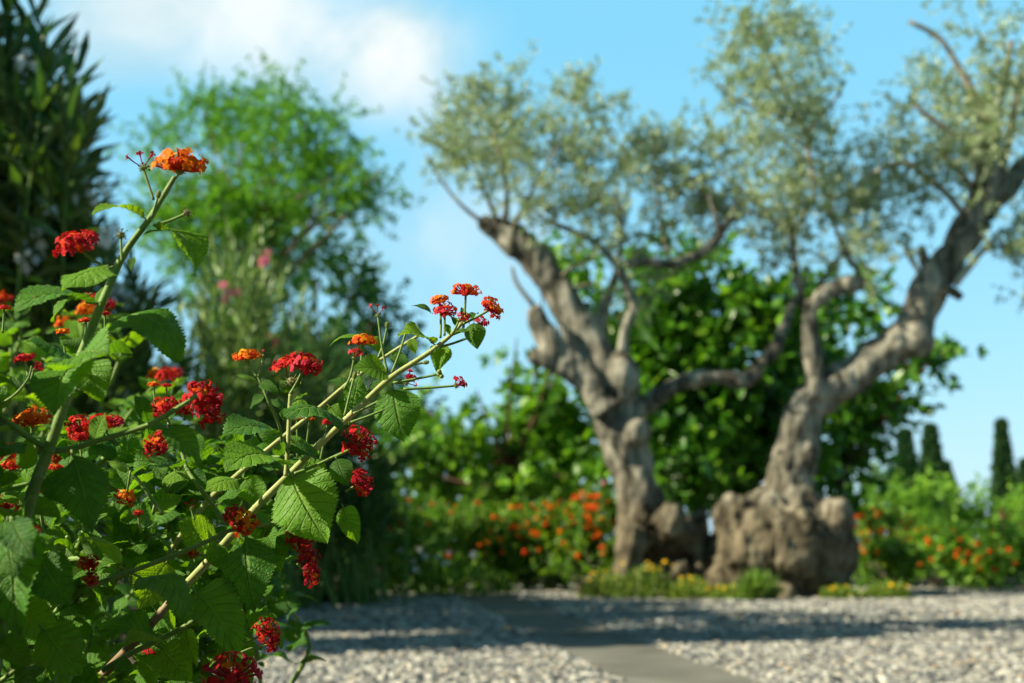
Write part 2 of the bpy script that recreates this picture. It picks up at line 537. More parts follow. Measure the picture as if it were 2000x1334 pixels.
# ------------------------------------------------------------------ masses of leaves (numpy)
def template(kind):
    if kind == 'rhomb':      # narrow leaf folded on its midrib
        v = [(0, 0, 0), (.45, -.5, .09), (1, 0, -.05), (.45, .5, .09), (.45, 0, 0)]
        f = [(0, 1, 4), (1, 2, 4), (0, 4, 3), (4, 2, 3)]
    elif kind == 'lance':    # long strap leaf, bending down to its tip
        v = [(0, 0, 0), (.25, -.38, .05), (.25, .38, .05), (.6, -.5, .03), (.6, .5, .03), (1, 0, -.12), (.25, 0, .0), (.6, 0, -.03)]
        f = [(0, 1, 6), (0, 6, 2), (1, 3, 7, 6), (6, 7, 4, 2), (3, 5, 7), (7, 5, 4)]
    else:                    # ovate leaf
        v = [(0, 0, 0), (.12, -.28, .03), (.12, .28, .03), (.38, -.5, .05), (.38, .5, .05), (.72, -.34, -.03), (.72, .34, -.03), (1, 0, -.16), (.38, 0, -.02), (.72, 0, -.08)]
        f = [(0, 1, 3, 8), (0, 8, 4, 2), (8, 3, 5, 9), (8, 9, 6, 4), (9, 5, 7), (9, 7, 6)]
    return np.array(v, float), f


def unit(a):
    return a / np.maximum(np.linalg.norm(a, axis=1, keepdims=True), 1e-9)


def leaf_mass(name, base, dirs, norm, length, width, kind, rnd=None, mats=None):
    """one mesh of many leaves: base points, growing directions, face normals, sizes"""
    n = len(base)
    tv, tf = template(kind)
    k = len(tv)
    X = unit(dirs)
    Y = unit(np.cross(norm, X))
    Z = np.cross(X, Y)
    length = np.broadcast_to(np.asarray(length, float), (n,))
    width = np.broadcast_to(np.asarray(width, float), (n,))
    V = (base[:, None, :] + X[:, None, :] * (tv[None, :, 0:1] * length[:, None, None])
         + Y[:, None, :] * (tv[None, :, 1:2] * width[:, None, None])
         + Z[:, None, :] * (tv[None, :, 2:3] * length[:, None, None])).reshape(-1, 3)
    sizes = np.array([len(x) for x in tf])
    flat = np.concatenate([np.array(x) for x in tf])
    loops = (np.arange(n)[:, None] * k + flat[None, :]).ravel()
    tot = np.tile(sizes, n)
    me = bpy.data.meshes.new(name)
    me.vertices.add(len(V)); me.vertices.foreach_set('co', V.ravel())
    me.loops.add(len(loops)); me.loops.foreach_set('vertex_index', loops.astype(np.int32))
    me.polygons.add(len(tot))
    me.polygons.foreach_set('loop_start', np.concatenate(([0], np.cumsum(tot)[:-1])).astype(np.int32))
    me.polygons.foreach_set('loop_total', tot.astype(np.int32))
    me.update(calc_edges=True)
    if rnd is None:
        rnd = rng.random(n)
    a = me.attributes.new('rnd', 'FLOAT', 'FACE')
    a.data.foreach_set('value', np.repeat(rnd, len(tf)).astype(np.float32))
    for m in (mats or []):
        me.materials.append(m)
    return me


def rand_dirs(n):
    return unit(rng.normal(size=(n, 3)))


def in_ball(n):
    return rand_dirs(n) * (rng.random((n, 1)) ** (1 / 3))


def keep_noise(pts, scale, thr):
    """False where the foliage leaves a gap"""
    return np.array([noise.noise(Vector(p) * scale) for p in pts]) > thr


def sprays(clumps, cover, leaf_area, spray_len, nleaf, out_w=0.9, up_w=0.5, rnd_w=0.8, spread=0.5, gap=(2.0, -0.15), nmin=6):
    """leaves set along short twigs that grow out of clumps ((centre, radii), ...); returns base, dir, twig list"""
    B, Dd, T = [], [], []
    for c, r in clumps:
        c = np.array(c); r = np.array(r)
        n = max(nmin, int(cover * pi * r[0] * r[2] / leaf_area / nleaf))
        q = in_ball(n)
        p = c + q * r * 0.92
        k = keep_noise(p, gap[0], gap[1])
        p, q = p[k], q[k]
        d = unit(q * out_w + np.array([0, 0, up_w]) + rand_dirs(len(p)) * rnd_w)
        ln = spray_len * (0.6 + 0.8 * rng.random(len(p)))
        for i in range(len(p)):
            s = np.sort(rng.random(nleaf)) * ln[i]
            b = p[i] + d[i] * s[:, None]
            ld = unit(d[i] * (1 - spread) + rand_dirs(nleaf) * spread * 1.6)
            B.append(b); Dd.append(ld)
            T.append((p[i], p[i] + d[i] * ln[i]))
    return np.concatenate(B), np.concatenate(Dd), T


def clumps_px(lst, D, dz=0.8, flat=1.0):
    """ellipses of the photo (x, y, rx, ry[, depth offset]) -> clumps in space"""
    out = []
    for e in lst:
        x, y, rx, ry = e[:4]
        dd = D + (e[4] if len(e) > 4 else random.uniform(-1, 1) * dz)
        s = S(dd)
        c = P(x, y, dd)
        out.append((tuple(c), (rx * s, (rx + ry) * 0.5 * s * flat, ry * s)))
    return out


def twig_mesh(name, T, r, mats, n=3):
    mb = MB()
    for a, b in T:
        a = Vector(a); b = Vector(b)
        m = (a + b) / 2 + Vector((random.uniform(-1, 1), random.uniform(-1, 1), random.uniform(-1, 1))) * (b - a).length * 0.08
        mb.tube([a, m, b], [r, r * 0.8, r * 0.4], n=n, sub=1, cap=False)
    return mb.mesh(name, mats)


def foliage_norm(d, up=0.7, side=0.9, to=None):
    """leaf faces mostly turned up to the light, with scatter"""
    v = rand_dirs(len(d)) * side + np.array([0, 0, up])
    if to is not None:
        v = v + np.array(to)
    return v


# ------------------------------------------------------------------ ground, paving
def sheet(name, pts, z, mat, kind='structure'):
    me = bpy.data.meshes.new(name)
    me.from_pydata([(p[0], p[1], z) for p in pts], [], [tuple(range(len(pts)))])
    o = link(name, me, None, mat)
    return tag(o, kind=kind)


MAT['lawn'] = noise_mat('lawn', [(0.3, (0.045, 0.13, 0.018)), (0.7, (0.11, 0.24, 0.03))], scale=3, rough=0.9, bump=0.6, bscale=30)
MAT['soil'] = noise_mat('soil', [(0.3, (0.05, 0.035, 0.022)), (0.7, (0.14, 0.10, 0.065))], scale=9, rough=0.95, bump=0.8, bscale=40)
MAT['mortar'] = noise_mat('mortar', [(0.3, (0.045, 0.042, 0.036)), (0.7, (0.11, 0.10, 0.085))], scale=14, rough=0.9, bump=0.5, bscale=60)
MAT['concrete'] = noise_mat('concrete', [(0.3, (0.10, 0.098, 0.08)), (0.5, (0.145, 0.14, 0.115)), (0.72, (0.20, 0.195, 0.165))], scale=2.2, dist=.6, rough=0.85, bump=0.25, bscale=90, bdist=0.004)

sheet('ground', [(-900, -60), (900, -60), (900, 1600), (-900, 1600)], -0.02, MAT['lawn'])
sheet('planting_bed_soil', [(-30, -5), (30, -5), (30, 24), (-30, 24)], -0.012, MAT['soil'])

FAR_L = G(560, 1147); FAR_M = G(1130, 1140); FAR_R = G(2300, 1170)
pave = [(-0.35, 0.2), (9, 0.2), (9, FAR_R.y), (FAR_M.x, FAR_M.y + .3), (FAR_L.x - 1.2, FAR_L.y), (-1.45, 9.5), (-1.25, 4.0), (-0.35, 3.0)]
sheet('pavement', pave, -0.004, MAT['mortar'])


def strip(name, a, b, w0, w1, z=0.0, t=0.03):
    """a flat concrete band from a to b (ground points) with half-widths at each end, sides going down"""
    a = Vector(a); b = Vector(b)
    d = (b - a).normalized(); s = Vector((d.y, -d.x, 0))
    mb = MB()
    n = 24
    for i in range(n + 1):
        p = a.lerp(b, i / n); w = w0 + (w1 - w0) * i / n
        mb.v += [tuple(p - s * w + Vector((0, 0, z - t))), tuple(p - s * w + Vector((0, 0, z))), tuple(p + s * w + Vector((0, 0, z))), tuple(p + s * w + Vector((0, 0, z - t)))]
    for i in range(n):
        for k in range(3):
            mb.f.append((i * 4 + k, i * 4 + k + 1, i * 4 + 5 + k, i * 4 + 4 + k)); mb.m.append(0)
    o = link(name, mb.mesh(name, [MAT['concrete']], smooth=False))
    return tag(o, kind='structure')


# diagonal band, cross bands, edging
la, lb = G(1195, 1334), G(985, 1232)
ra, rb = G(1500, 1334), G(1262, 1246)
ma, mb_ = (la + ra) / 2, (lb + rb) / 2
dd = (mb_ - ma).normalized()
hw = 0.27
strip('concrete_band', ma - dd * 3.2, ma + dd * 11.2, hw, hw, z=0.004)
ca, cb = G(480, 1233), G(2000, 1252)
strip('concrete_band', ca - (cb - ca) * .3, cb + (cb - ca) * .3, 0.13, 0.13, z=0.008)
strip('concrete_edging', G(700, 1146), G(1180, 1148), 0.45, 0.45, z=0.02)
strip('concrete_edging', G(1700, 1163), G(2400, 1170), 0.35, 0.35, z=0.02)
BANDS = [(ma, dd, hw)]
c_d = (cb - ca).normalized()


def on_band(x, y):
    v = Vector((x - ma.x, y - ma.y, 0))
    if abs(v.x * dd.y - v.y * dd.x) < hw - abs(random.gauss(0, .018)): return True
    v = Vector((x - ca.x, y - ca.y, 0))
    return abs(v.x * c_d.y - v.y * c_d.x) < 0.128


def inside(poly, x, y):
    r = False
    j = len(poly) - 1
    for i in range(len(poly)):
        xi, yi = poly[i]; xj, yj = poly[j]
        if (yi > y) != (yj > y) and x < (xj - xi) * (y - yi) / (yj - yi) + xi:
            r = not r
        j = i
    return r


def pebbles():
    pts, rot, sc, cv = [], [], [], []
    y = 3.4
    while y < 16.4:
        step = 0.027 if y < 9 else 0.036
        hw_ = 0.42 * y + 0.8
        x = -hw_
        while x < hw_:
            px_, py_ = x + random.uniform(-.45, .45) * step, y + random.uniform(-.45, .45) * step
            if inside(pave, px_, py_) and not on_band(px_, py_):
                g = random.choice((0.6, 0.8, 0.9, 1.0, 1.15, 1.35)) * step / 0.037
                pts.append((px_, py_, 0.001 + random.uniform(-.005, .004)))
                rot.append((random.uniform(-.3, .3), random.uniform(-.3, .3), random.uniform(0, 6.28)))
                sc.append((0.0235 * g * random.uniform(.9, 1.35), 0.0185 * g * random.uniform(.8, 1.1), 0.0135 * g * random.uniform(.75, 1.6)))
                cv.append(random.random())
            x += step * random.uniform(.85, 1.15)
        y += step * 0.9
    me = bpy.data.meshes.new('pebbles')
    me.from_pydata(pts, [], [])
    for nm, arr in (('prot', rot), ('pscale', sc)):
        a = me.attributes.new(nm, 'FLOAT_VECTOR', 'POINT')
        a.data.foreach_set('vector', np.array(arr, np.float32).ravel())
    a = me.attributes.new('pcol', 'FLOAT', 'POINT')
    a.data.foreach_set('value', np.array(cv, np.float32))
    # pebble stone
    m, t = new_mat('pebble_stone')
    at = N(t, 'ShaderNodeAttribute', attribute_name='pcol', attribute_type='INSTANCER')
    r = ramp(t, [(0.0, (0.06, 0.063, 0.066)), (0.18, (0.125, 0.126, 0.126)), (0.38, (0.205, 0.20, 0.182)), (0.6, (0.31, 0.30, 0.262)), (0.77, (0.44, 0.428, 0.37)), (0.84, (0.28, 0.21, 0.135)), (0.92, (0.60, 0.585, 0.53)), (1.0, (0.16, 0.17, 0.175))])
    L(t, at, 'Fac', r, 0)
    tc = N(t, 'ShaderNodeTexCoord')
    nn = N(t, 'ShaderNodeTexNoise', inp={'Scale': 2.5, 'Detail': 5.0, 'Roughness': 0.6})
    L(t, tc, 'Object', nn, 'Vector')
    mr = N(t, 'ShaderNodeMapRange', inp={1: 0.3, 2: 0.7, 3: 0.8, 4: 1.12})
    L(t, nn, 0, mr, 0)
    mx = N(t, 'ShaderNodeMix', data_type='RGBA', blend_type='MULTIPLY', inp={0: 1.0})
    L(t, r, 0, mx, 6); L(t, mr, 0, mx, 7)
    pb = N(t, 'ShaderNodeBsdfPrincipled', inp={'Roughness': 0.55, 'Specular IOR Level': 0.35})
    L(t, mx, 2, pb, 'Base Color')
    out = N(t, 'ShaderNodeOutputMaterial')
    L(t, pb, 0, out, 0)
    o = link('pebbles', me)
    ng = bpy.data.node_groups.new('pebble_field', 'GeometryNodeTree')
    ng.interface.new_socket('Geometry', in_out='INPUT', socket_type='NodeSocketGeometry')
    ng.interface.new_socket('Geometry', in_out='OUTPUT', socket_type='NodeSocketGeometry')
    gi = ng.nodes.new('NodeGroupInput'); go = ng.nodes.new('NodeGroupOutput')
    ico = ng.nodes.new('GeometryNodeMeshIcoSphere'); ico.inputs['Subdivisions'].default_value = 3; ico.inputs['Radius'].default_value = 1
    # uneven stone: push points with noise
    sp = ng.nodes.new('GeometryNodeSetPosition')
    ntx = ng.nodes.new('ShaderNodeTexNoise'); ntx.inputs['Scale'].default_value = 1.1; ntx.inputs['Detail'].default_value = 1.0
    vm = ng.nodes.new('ShaderNodeVectorMath'); vm.operation = 'SUBTRACT'; vm.inputs[1].default_value = (.5, .5, .5)
    vs = ng.nodes.new('ShaderNodeVectorMath'); vs.operation = 'SCALE'; vs.inputs['Scale'].default_value = 0.8
    ng.links.new(ntx.outputs['Color'], vm.inputs[0]); ng.links.new(vm.outputs[0], vs.inputs[0])
    ng.links.new(ico.outputs[0], sp.inputs['Geometry']); ng.links.new(vs.outputs[0], sp.inputs['Offset'])
    sm = ng.nodes.new('GeometryNodeSetMaterial'); sm.inputs['Material'].default_value = m
    ss = ng.nodes.new('GeometryNodeSetShadeSmooth')
    ng.links.new(sp.outputs[0], ss.inputs[0]); ng.links.new(ss.outputs[0], sm.inputs[0])
    mp_ = ng.nodes.new('GeometryNodeMeshToPoints')
    iop = ng.nodes.new('GeometryNodeInstanceOnPoints')
    ar = ng.nodes.new('GeometryNodeInputNamedAttribute'); ar.data_type = 'FLOAT_VECTOR'; ar.inputs[0].default_value = 'prot'
    asc = ng.nodes.new('GeometryNodeInputNamedAttribute'); asc.data_type = 'FLOAT_VECTOR'; asc.inputs[0].default_value = 'pscale'
    e2r = ng.nodes.new('FunctionNodeEulerToRotation')
    ng.links.new(ar.outputs[0], e2r.inputs[0])
    ng.links.new(gi.outputs[0], mp_.inputs[0]); ng.links.new(mp_.outputs[0], iop.inputs['Points'])
    ng.links.new(sm.outputs[0], iop.inputs['Instance'])
    ng.links.new(e2r.outputs[0], iop.inputs['Rotation']); ng.links.new(asc.outputs[0], iop.inputs['Scale'])
    ng.links.new(iop.outputs[0], go.inputs[0])
    md = o.modifiers.new('pebble_field', 'NODES'); md.node_group = ng
    me.materials.append(m)
    tag(o, 'cream and grey pebbles set in mortar across the paving', 'pebbles', kind='stuff')


pebbles()

for i, (x, y, lab) in enumerate(((1000, 1237, 'tan fallen leaf on the paving where the concrete bands cross'),
                                 (1135, 1248, 'orange brown fallen leaf on the sunlit concrete band'),
                                 (1880, 1205, 'yellowish fallen leaf among pebbles at the right'))):
    c = G(x, y)
    a = random.uniform(0, 6)
    base = np.array([[c.x, c.y, 0.03]])
    me = leaf_mass('fallen_leaf', base, np.array([[cos(a), sin(a), 0.1]]), np.array([[0.1, -.3, 1.0]]), 0.11, 0.05, 'ovate', mats=[MAT['deadleaf']])
    o = link('fallen_leaf', me)
    o.location = (0, 0, 0)
    tag(o, lab, 'fallen leaf', 'fallen leaves on the paving')


# ------------------------------------------------------------------ olive trees
DO = 13.4


def PR(lst, D):
    pts = [P(e[0], e[1], D + (e[3] if len(e) > 3 else 0)) for e in lst]
    return pts, [e[2] * S(D) * (.82 if e[2] > 24 else .92) for e in lst]


def gnarled(name, mbuild, parent, voxel, amp, seed):
    """fuse overlapping tubes and blobs into one skin and roughen it"""
    me = mbuild.mesh(name + '_raw')
    o = bpy.data.objects.new(name + '_raw', me)
    COL.objects.link(o)
    md = o.modifiers.new('r', 'REMESH'); md.mode = 'VOXEL'; md.voxel_size = voxel; md.use_smooth_shade = True
    sm = o.modifiers.new('s', 'SMOOTH'); sm.factor = 0.6; sm.iterations = 4
    dg = bpy.context.evaluated_depsgraph_get()
    dg.update()
    ev = o.evaluated_get(dg)
    out = bpy.data.meshes.new_from_object(ev)
    bpy.data.objects.remove(o)
    bpy.data.meshes.remove(me)
    n = len(out.vertices)
    co = np.empty(n * 3); out.vertices.foreach_get('co', co); co = co.reshape(-1, 3)
    no = np.empty(n * 3); out.vertex_normals.foreach_get('vector', no); no = no.reshape(-1, 3)
    d = np.empty(n)
    sv = Vector((seed * 3.1, seed * 1.7, 0))
    for i in range(n):
        p = Vector(co[i])
        zs = 2.2 + 3.0 * max(0.0, min(1.0, (1.25 - p.z) * 2))
        a = noise.fractal(Vector((p.x * 7, p.y * 7, p.z * zs * 1.2)) + sv, 0.9, 2.1, 4)
        b = noise.noise(p * 3.4 + sv)
        rid = 1 - abs(noise.noise(Vector((p.x * 5, p.y * 5, p.z * zs * .8)) - sv))
        c_ = noise.fractal(Vector((p.x * 16, p.y * 16, p.z * 7)) - sv, 0.8, 2.2, 3)
        d[i] = amp * min(1.0, max(.6, 1.25 - .28 * p.z)) * (0.9 * a + 0.9 * b + 1.1 * (rid - 0.75) + 0.45 * c_)
    co += no * d[:, None]
    out.vertices.foreach_set('co', co.ravel())
    out.polygons.foreach_set('use_smooth', [True] * len(out.polygons))
    out.update()
    out.name = name
    return link(name, out, parent, MAT['bark'])


def tube_px(mb, lst, D, n=12, sub=4, wob=0.25):
    p, r = PR(lst, D)
    mb.tube(p, r, n=n, sub=sub, wob=wob, seed=random.random() * 50)


def blob_px(mb, lst, D):
    for e in lst:
        x, y, rx, ry = e[:4]
        mb.blob(P(x, y, D + (e[4] if len(e) > 4 else 0)), (rx * S(D), (rx + ry) / 2 * S(D), ry * S(D)), n=14)


olive_a = thing('olive_tree', G(1245, 1172), 'gnarled olive tree whose trunk leans left to a sawn stub, beside the grey burl', 'olive tree')
olive_a.location = Vector((P(1245, 1100, DO).x, DO, 0))
mb = MB()
tube_px(mb, [(1276, 1062, 50), (1266, 1040, 56), (1254, 1000, 55), (1236, 920, 53), (1212, 840, 56), (1185, 760, 60), (1148, 665, 45), (1095, 580, 39), (1052, 515, 37), (1005, 470, 36), (962, 440, 32)], DO, n=16)
tube_px(mb, [(1040, 520, 22), (1018, 480, 24), (1006, 445, 20)], DO, n=10, sub=2)
tube_px(mb, [(985, 460, 20), (955, 440, 20), (940, 428, 14)], DO, n=10, sub=2)
tube_px(mb, [(1190, 800, 42), (1152, 748, 38), (1108, 708, 35), (1070, 660, 29), (1052, 622, 24), (1046, 600, 17)], DO - .2, n=14)
tube_px(mb, [(1105, 718, 26), (1066, 702, 22), (1036, 694, 15)], DO - .25, n=10, sub=2)
tube_px(mb, [(1244, 1030, 42), (1230, 1080, 36), (1216, 1130, 34), (1190, 1190, 40)], DO - .25, n=12, sub=3)
tube_px(mb, [(1275, 1035, 52), (1330, 1045, 48), (1365, 1062, 38), (1378, 1110, 32), (1372, 1180, 38)], DO - .05, n=12, sub=3)
tube_px(mb, [(1290, 1040, 36), (1312, 1010, 34), (1318, 988, 24)], DO - .3, n=12, sub=2)
tube_px(mb, [(1350, 1050, 34), (1368, 1015, 28), (1366, 1002, 18)], DO + .1, n=10, sub=2)
tube_px(mb, [(1236, 1075, 14), (1244, 1110, 22), (1240, 1180, 32)], DO - .3, n=9, sub=2)
tube_px(mb, [(1282, 1098, 10), (1270, 1130, 18), (1262, 1190, 26)], DO - .2, n=9, sub=2)
tube_px(mb, [(1330, 1095, 14), (1322, 1130, 21), (1318, 1190, 26)], DO - .25, n=9, sub=2)
blob_px(mb, [(1240, 845, 32, 28, -.2), (1215, 745, 38, 60, -.1), (1170, 1150, 36, 26, -.3), (1300, 1110, 85, 110, .5)], DO)
gnarled('trunk', mb, olive_a, 0.02, 0.034, 1)
mb = MB()
tube_px(mb, [(1222, 815, 30), (1255, 795, 21), (1295, 766, 18), (1345, 742, 17), (1405, 736, 16), (1455, 744, 18), (1485, 712, 15), (1515, 680, 14), (1530, 640, 12, .3), (1545, 600, 9, .5), (1570, 560, 6, .7)], DO - .1)
link('branch', mb.mesh('branch'), olive_a, MAT['bark'])
mb = MB()
tube_px(mb, [(1165, 690, 22), (1168, 640, 19), (1180, 600, 13), (1200, 545, 8), (1210, 505, 6)], DO + .2)
link('branch', mb.mesh('branch'), olive_a, MAT['bark'])
mb = MB()
tube_px(mb, [(1215, 690, 13), (1222, 635, 10), (1238, 600, 10), (1222, 555, 9), (1208, 520, 9), (1225, 515, 10), (1262, 510, 11), (1310, 516, 10), (1362, 497, 10), (1405, 462, 10), (1398, 425, 6), (1385, 380, 4)], DO - .3)
tube_px(mb, [(1210, 520, 8), (1165, 475, 7), (1120, 452, 7), (1060, 425, 5), (1020, 380, 3)], DO - .3, n=8)
tube_px(mb, [(1405, 462, 8), (1425, 425, 5), (1450, 370, 4)], DO - .3, n=8)
link('branch', mb.mesh('branch'), olive_a, MAT['bark'])
mb = MB()
for q in ([(985, 440, 9), (990, 390, 6), (985, 330, 5), (960, 260, 3)], [(1000, 450, 8), (1030, 390, 5), (1070, 320, 4), (1110, 250, 3)],
          [(950, 440, 6), (900, 400, 4), (860, 350, 3), (830, 300, 2)], [(975, 440, 6), (940, 360, 4), (920, 300, 3)], [(1045, 600, 6), (1010, 555, 5), (1000, 520, 3)],
          [(1210, 505, 6), (1215, 430, 5), (1200, 370, 3)], [(1310, 512, 5), (1290, 430, 4), (1280, 330, 3)], [(1075, 560, 5), (1120, 520, 4), (1155, 505, 3)],
          [(1395, 400, 5), (1340, 350, 3), (1300, 310, 2)], [(1105, 565, 4), (1130, 560, 4), (1160, 553, 3)]):
    tube_px(mb, q, DO - .1, n=6, sub=3, wob=0)
link('twigs', mb.mesh('twigs'), olive_a, MAT['twig'])

olive_b = thing('olive_tree', (P(1540, 1100, DO).x, DO, 0), 'olive tree rising from a huge grey burl and leaning right out of the frame', 'olive tree')
mb = MB()
tube_px(mb, [(1525, 1190, 75), (1528, 1080, 74), (1532, 1000, 62), (1540, 930, 55), (1558, 865, 49), (1572, 805, 47), (1606, 770, 48), (1662, 735, 45), (1722, 692, 44), (1775, 655, 47), (1802, 600, 42), (1832, 540, 41), (1872, 478, 41), (1908, 415, 38), (1925, 345, 31), (1932, 250, 26)], DO, n=16)
tube_px(mb, [(1900, 430, 30), (1955, 375, 31), (2015, 315, 29), (2090, 230, 26)], DO + .1, n=12)
tube_px(mb, [(1590, 780, 26), (1592, 715, 20), (1583, 650, 18), (1582, 605, 17), (1605, 578, 16), (1645, 560, 17), (1688, 552, 15)], DO - .15, n=12)
tube_px(mb, [(1582, 640, 16), (1565, 585, 12), (1556, 535, 10)], DO - .1, n=10)
blob_px(mb, [(1566, 778, 18, 20, -.1), (1790, 660, 34, 40, -.1), (1530, 1075, 132, 92, -.15), (1530, 1120, 125, 70, -.1), (1437, 1012, 44, 48, -.2), (1425, 1070, 40, 60, -.2), (1500, 1035, 62, 50, -.32), (1565, 1055, 62, 55, -.36), (1475, 1085, 62, 55, -.38), (1630, 1015, 38, 46, -.25), (1640, 1075, 34, 70, -.1),
             (1430, 1120, 42, 45, -.25), (1560, 1110, 80, 50, -.3), (1405, 1140, 30, 30, -.2), (1480, 1135, 60, 45, -.35), (1530, 1165, 26, 24, -.6), (1505, 985, 46, 30, -.15), (1560, 980, 44, 34, -.15), (1600, 1000, 36, 30, -.1)], DO)
gnarled('trunk', mb, olive_b, 0.02, 0.036, 2)
mb = MB()
tube_px(mb, [(1845, 560, 12), (1862, 570, 12), (1878, 582, 9)], DO - .2, n=8, sub=2)
link('stub', mb.mesh('stub'), olive_b, MAT['bark'])
mb = MB()
tube_px(mb, [(1820, 545, 14), (1805, 510, 13), (1800, 480, 8)], DO + .2, n=8, sub=2)
link('stub', mb.mesh('stub'), olive_b, MAT['bark'])
mb = MB()
tube_px(mb, [(1865, 555, 9), (1890, 525, 8), (1918, 490, 7), (1945, 465, 4)], DO - .1, n=8)
tube_px(mb, [(1800, 540, 5), (1780, 505, 7), (1768, 480, 5)], DO, n=8)
tube_px(mb, [(1690, 352, 4), (1730, 325, 6), (1770, 318, 7), (1800, 340, 7), (1850, 380, 8), (1890, 430, 9)], DO + .1, n=8)
tube_px(mb, [(1925, 400, 9), (1870, 330, 9), (1845, 300, 8), (1850, 270, 6)], DO + .1, n=8)
link('bare_branch', mb.mesh('bare_branch'), olive_b, MAT['palewood'])
mb = MB()
for q in ([(1690, 552, 6), (1640, 470, 5), (1620, 380, 3)], [(1556, 535, 9), (1550, 460, 7), (1590, 380, 5), (1580, 300, 6), (1575, 260, 7), (1555, 220, 6), (1520, 150, 5), (1480, 60, 4)],
          [(1600, 560, 5), (1650, 480, 3)], [(1932, 250, 15), (1900, 180, 9), (1860, 110, 6), (1830, 70, 6), (1775, 42, 5)], [(1930, 250, 14), (1960, 170, 9), (1975, 80, 6)],
          [(1575, 260, 6), (1620, 210, 4), (1650, 160, 3)], [(1555, 230, 5), (1450, 200, 4), (1400, 160, 2)], [(1950, 370, 10), (1985, 200, 9), (2000, 140, 8)], [(1920, 300, 9), (1830, 240, 6), (1780, 200, 4)],
          [(1918, 490, 6), (1970, 480, 4), (1990, 520, 3)], [(1550, 460, 6), (1480, 400, 5), (1400, 330, 3)]):
    tube_px(mb, q, DO, n=6, sub=3, wob=0)
link('twigs', mb.mesh('twigs'), olive_b, MAT['twig'])


def olive_crown(parent, ell, per):
    cl = clumps_px(ell, DO, 0.8, 1.0)
    B, Dd, T = sprays(cl, per, 0.066 * .019 * .55, 0.30, 21, out_w=0.8, up_w=0.25, rnd_w=0.8, spread=0.45, gap=(2.3, -0.13))
    n = len(B)
    nm = foliage_norm(Dd, up=0.5, side=1.0)
    ln = 0.052 + 0.028 * rng.random(n)
    me = leaf_mass('crown', B, Dd, nm, ln, ln * 0.29, 'rhomb', mats=[MAT['olive']])
    link('crown', me, parent)
    tag(link('sprigs', twig_mesh('sprigs', T[::2], 0.0028, [MAT['twig']]), parent), kind='stuff')
    return n


na = olive_crown(olive_a, [(950, 215, 75, 80), (1000, 190, 45, 60), (905, 260, 55, 60), (850, 300, 50, 42), (940, 300, 95, 55), (1020, 300, 65, 60), (1100, 225, 50, 60), (1150, 210, 45, 70), (1110, 300, 75, 55), (1010, 380, 60, 36),
                           (1160, 350, 85, 60), (1080, 390, 75, 40), (1200, 400, 90, 50), (1130, 440, 85, 34), (1240, 320, 70, 60), (1300, 290, 60, 50), (1290, 370, 80, 45), (1170, 500, 60, 30), (1370, 290, 60, 70),
                           (1370, 370, 70, 50), (1245, 560, 42, 55), (1330, 420, 60, 36), (880, 350, 50, 40), (1260, 460, 60, 40), (1240, 380, 60, 45), (1330, 330, 60, 40), (1400, 430, 60, 40), (1220, 290, 40, 50), (1060, 340, 60, 40)], 3.3)
nb = olive_crown(olive_b, [(1480, 30, 75, 60), (1440, 110, 55, 70), (1520, 100, 75, 70), (1470, 190, 80, 60), (1560, 190, 60, 50), (1600, 130, 38, 50), (1440, 260, 75, 55), (1520, 240, 70, 45), (1610, 230, 45, 34), (1420, 330, 70, 55),
                           (1600, 350, 70, 55), (1560, 400, 75, 60), (1640, 410, 65, 60), (1590, 470, 90, 55), (1680, 440, 50, 60), (1520, 470, 60, 55), (1620, 520, 60, 34), (1500, 380, 65, 50), (1700, 500, 45, 36),
                           (1810, 200, 65, 70), (1880, 160, 80, 75), (1780, 260, 45, 60), (1850, 260, 70, 60), (1950, 210, 60, 80), (1900, 80, 75, 45), (1830, 25, 50, 34), (1950, 40, 60, 45), (1990, 110, 45, 70), (1840, 320, 70, 45),
                           (1975, 430, 50, 45), (1965, 510, 60, 55), (1990, 570, 40, 40), (1825, 400, 42, 60), (1770, 340, 42, 40), (1930, 320, 60, 60), (1900, 400, 36, 40, -.5), (2030, 480, 60, 90), (2040, 200, 60, 120), (1720, 280, 40, 46), (1580, 290, 50, 28), (1460, 420, 55, 45), (1420, 380, 55, 40), (1700, 340, 40, 45), (1740, 400, 40, 40), (1690, 400, 45, 45), (1760, 450, 36, 34), (1930, 260, 60, 50), (1900, 240, 60, 60)], 3.3)


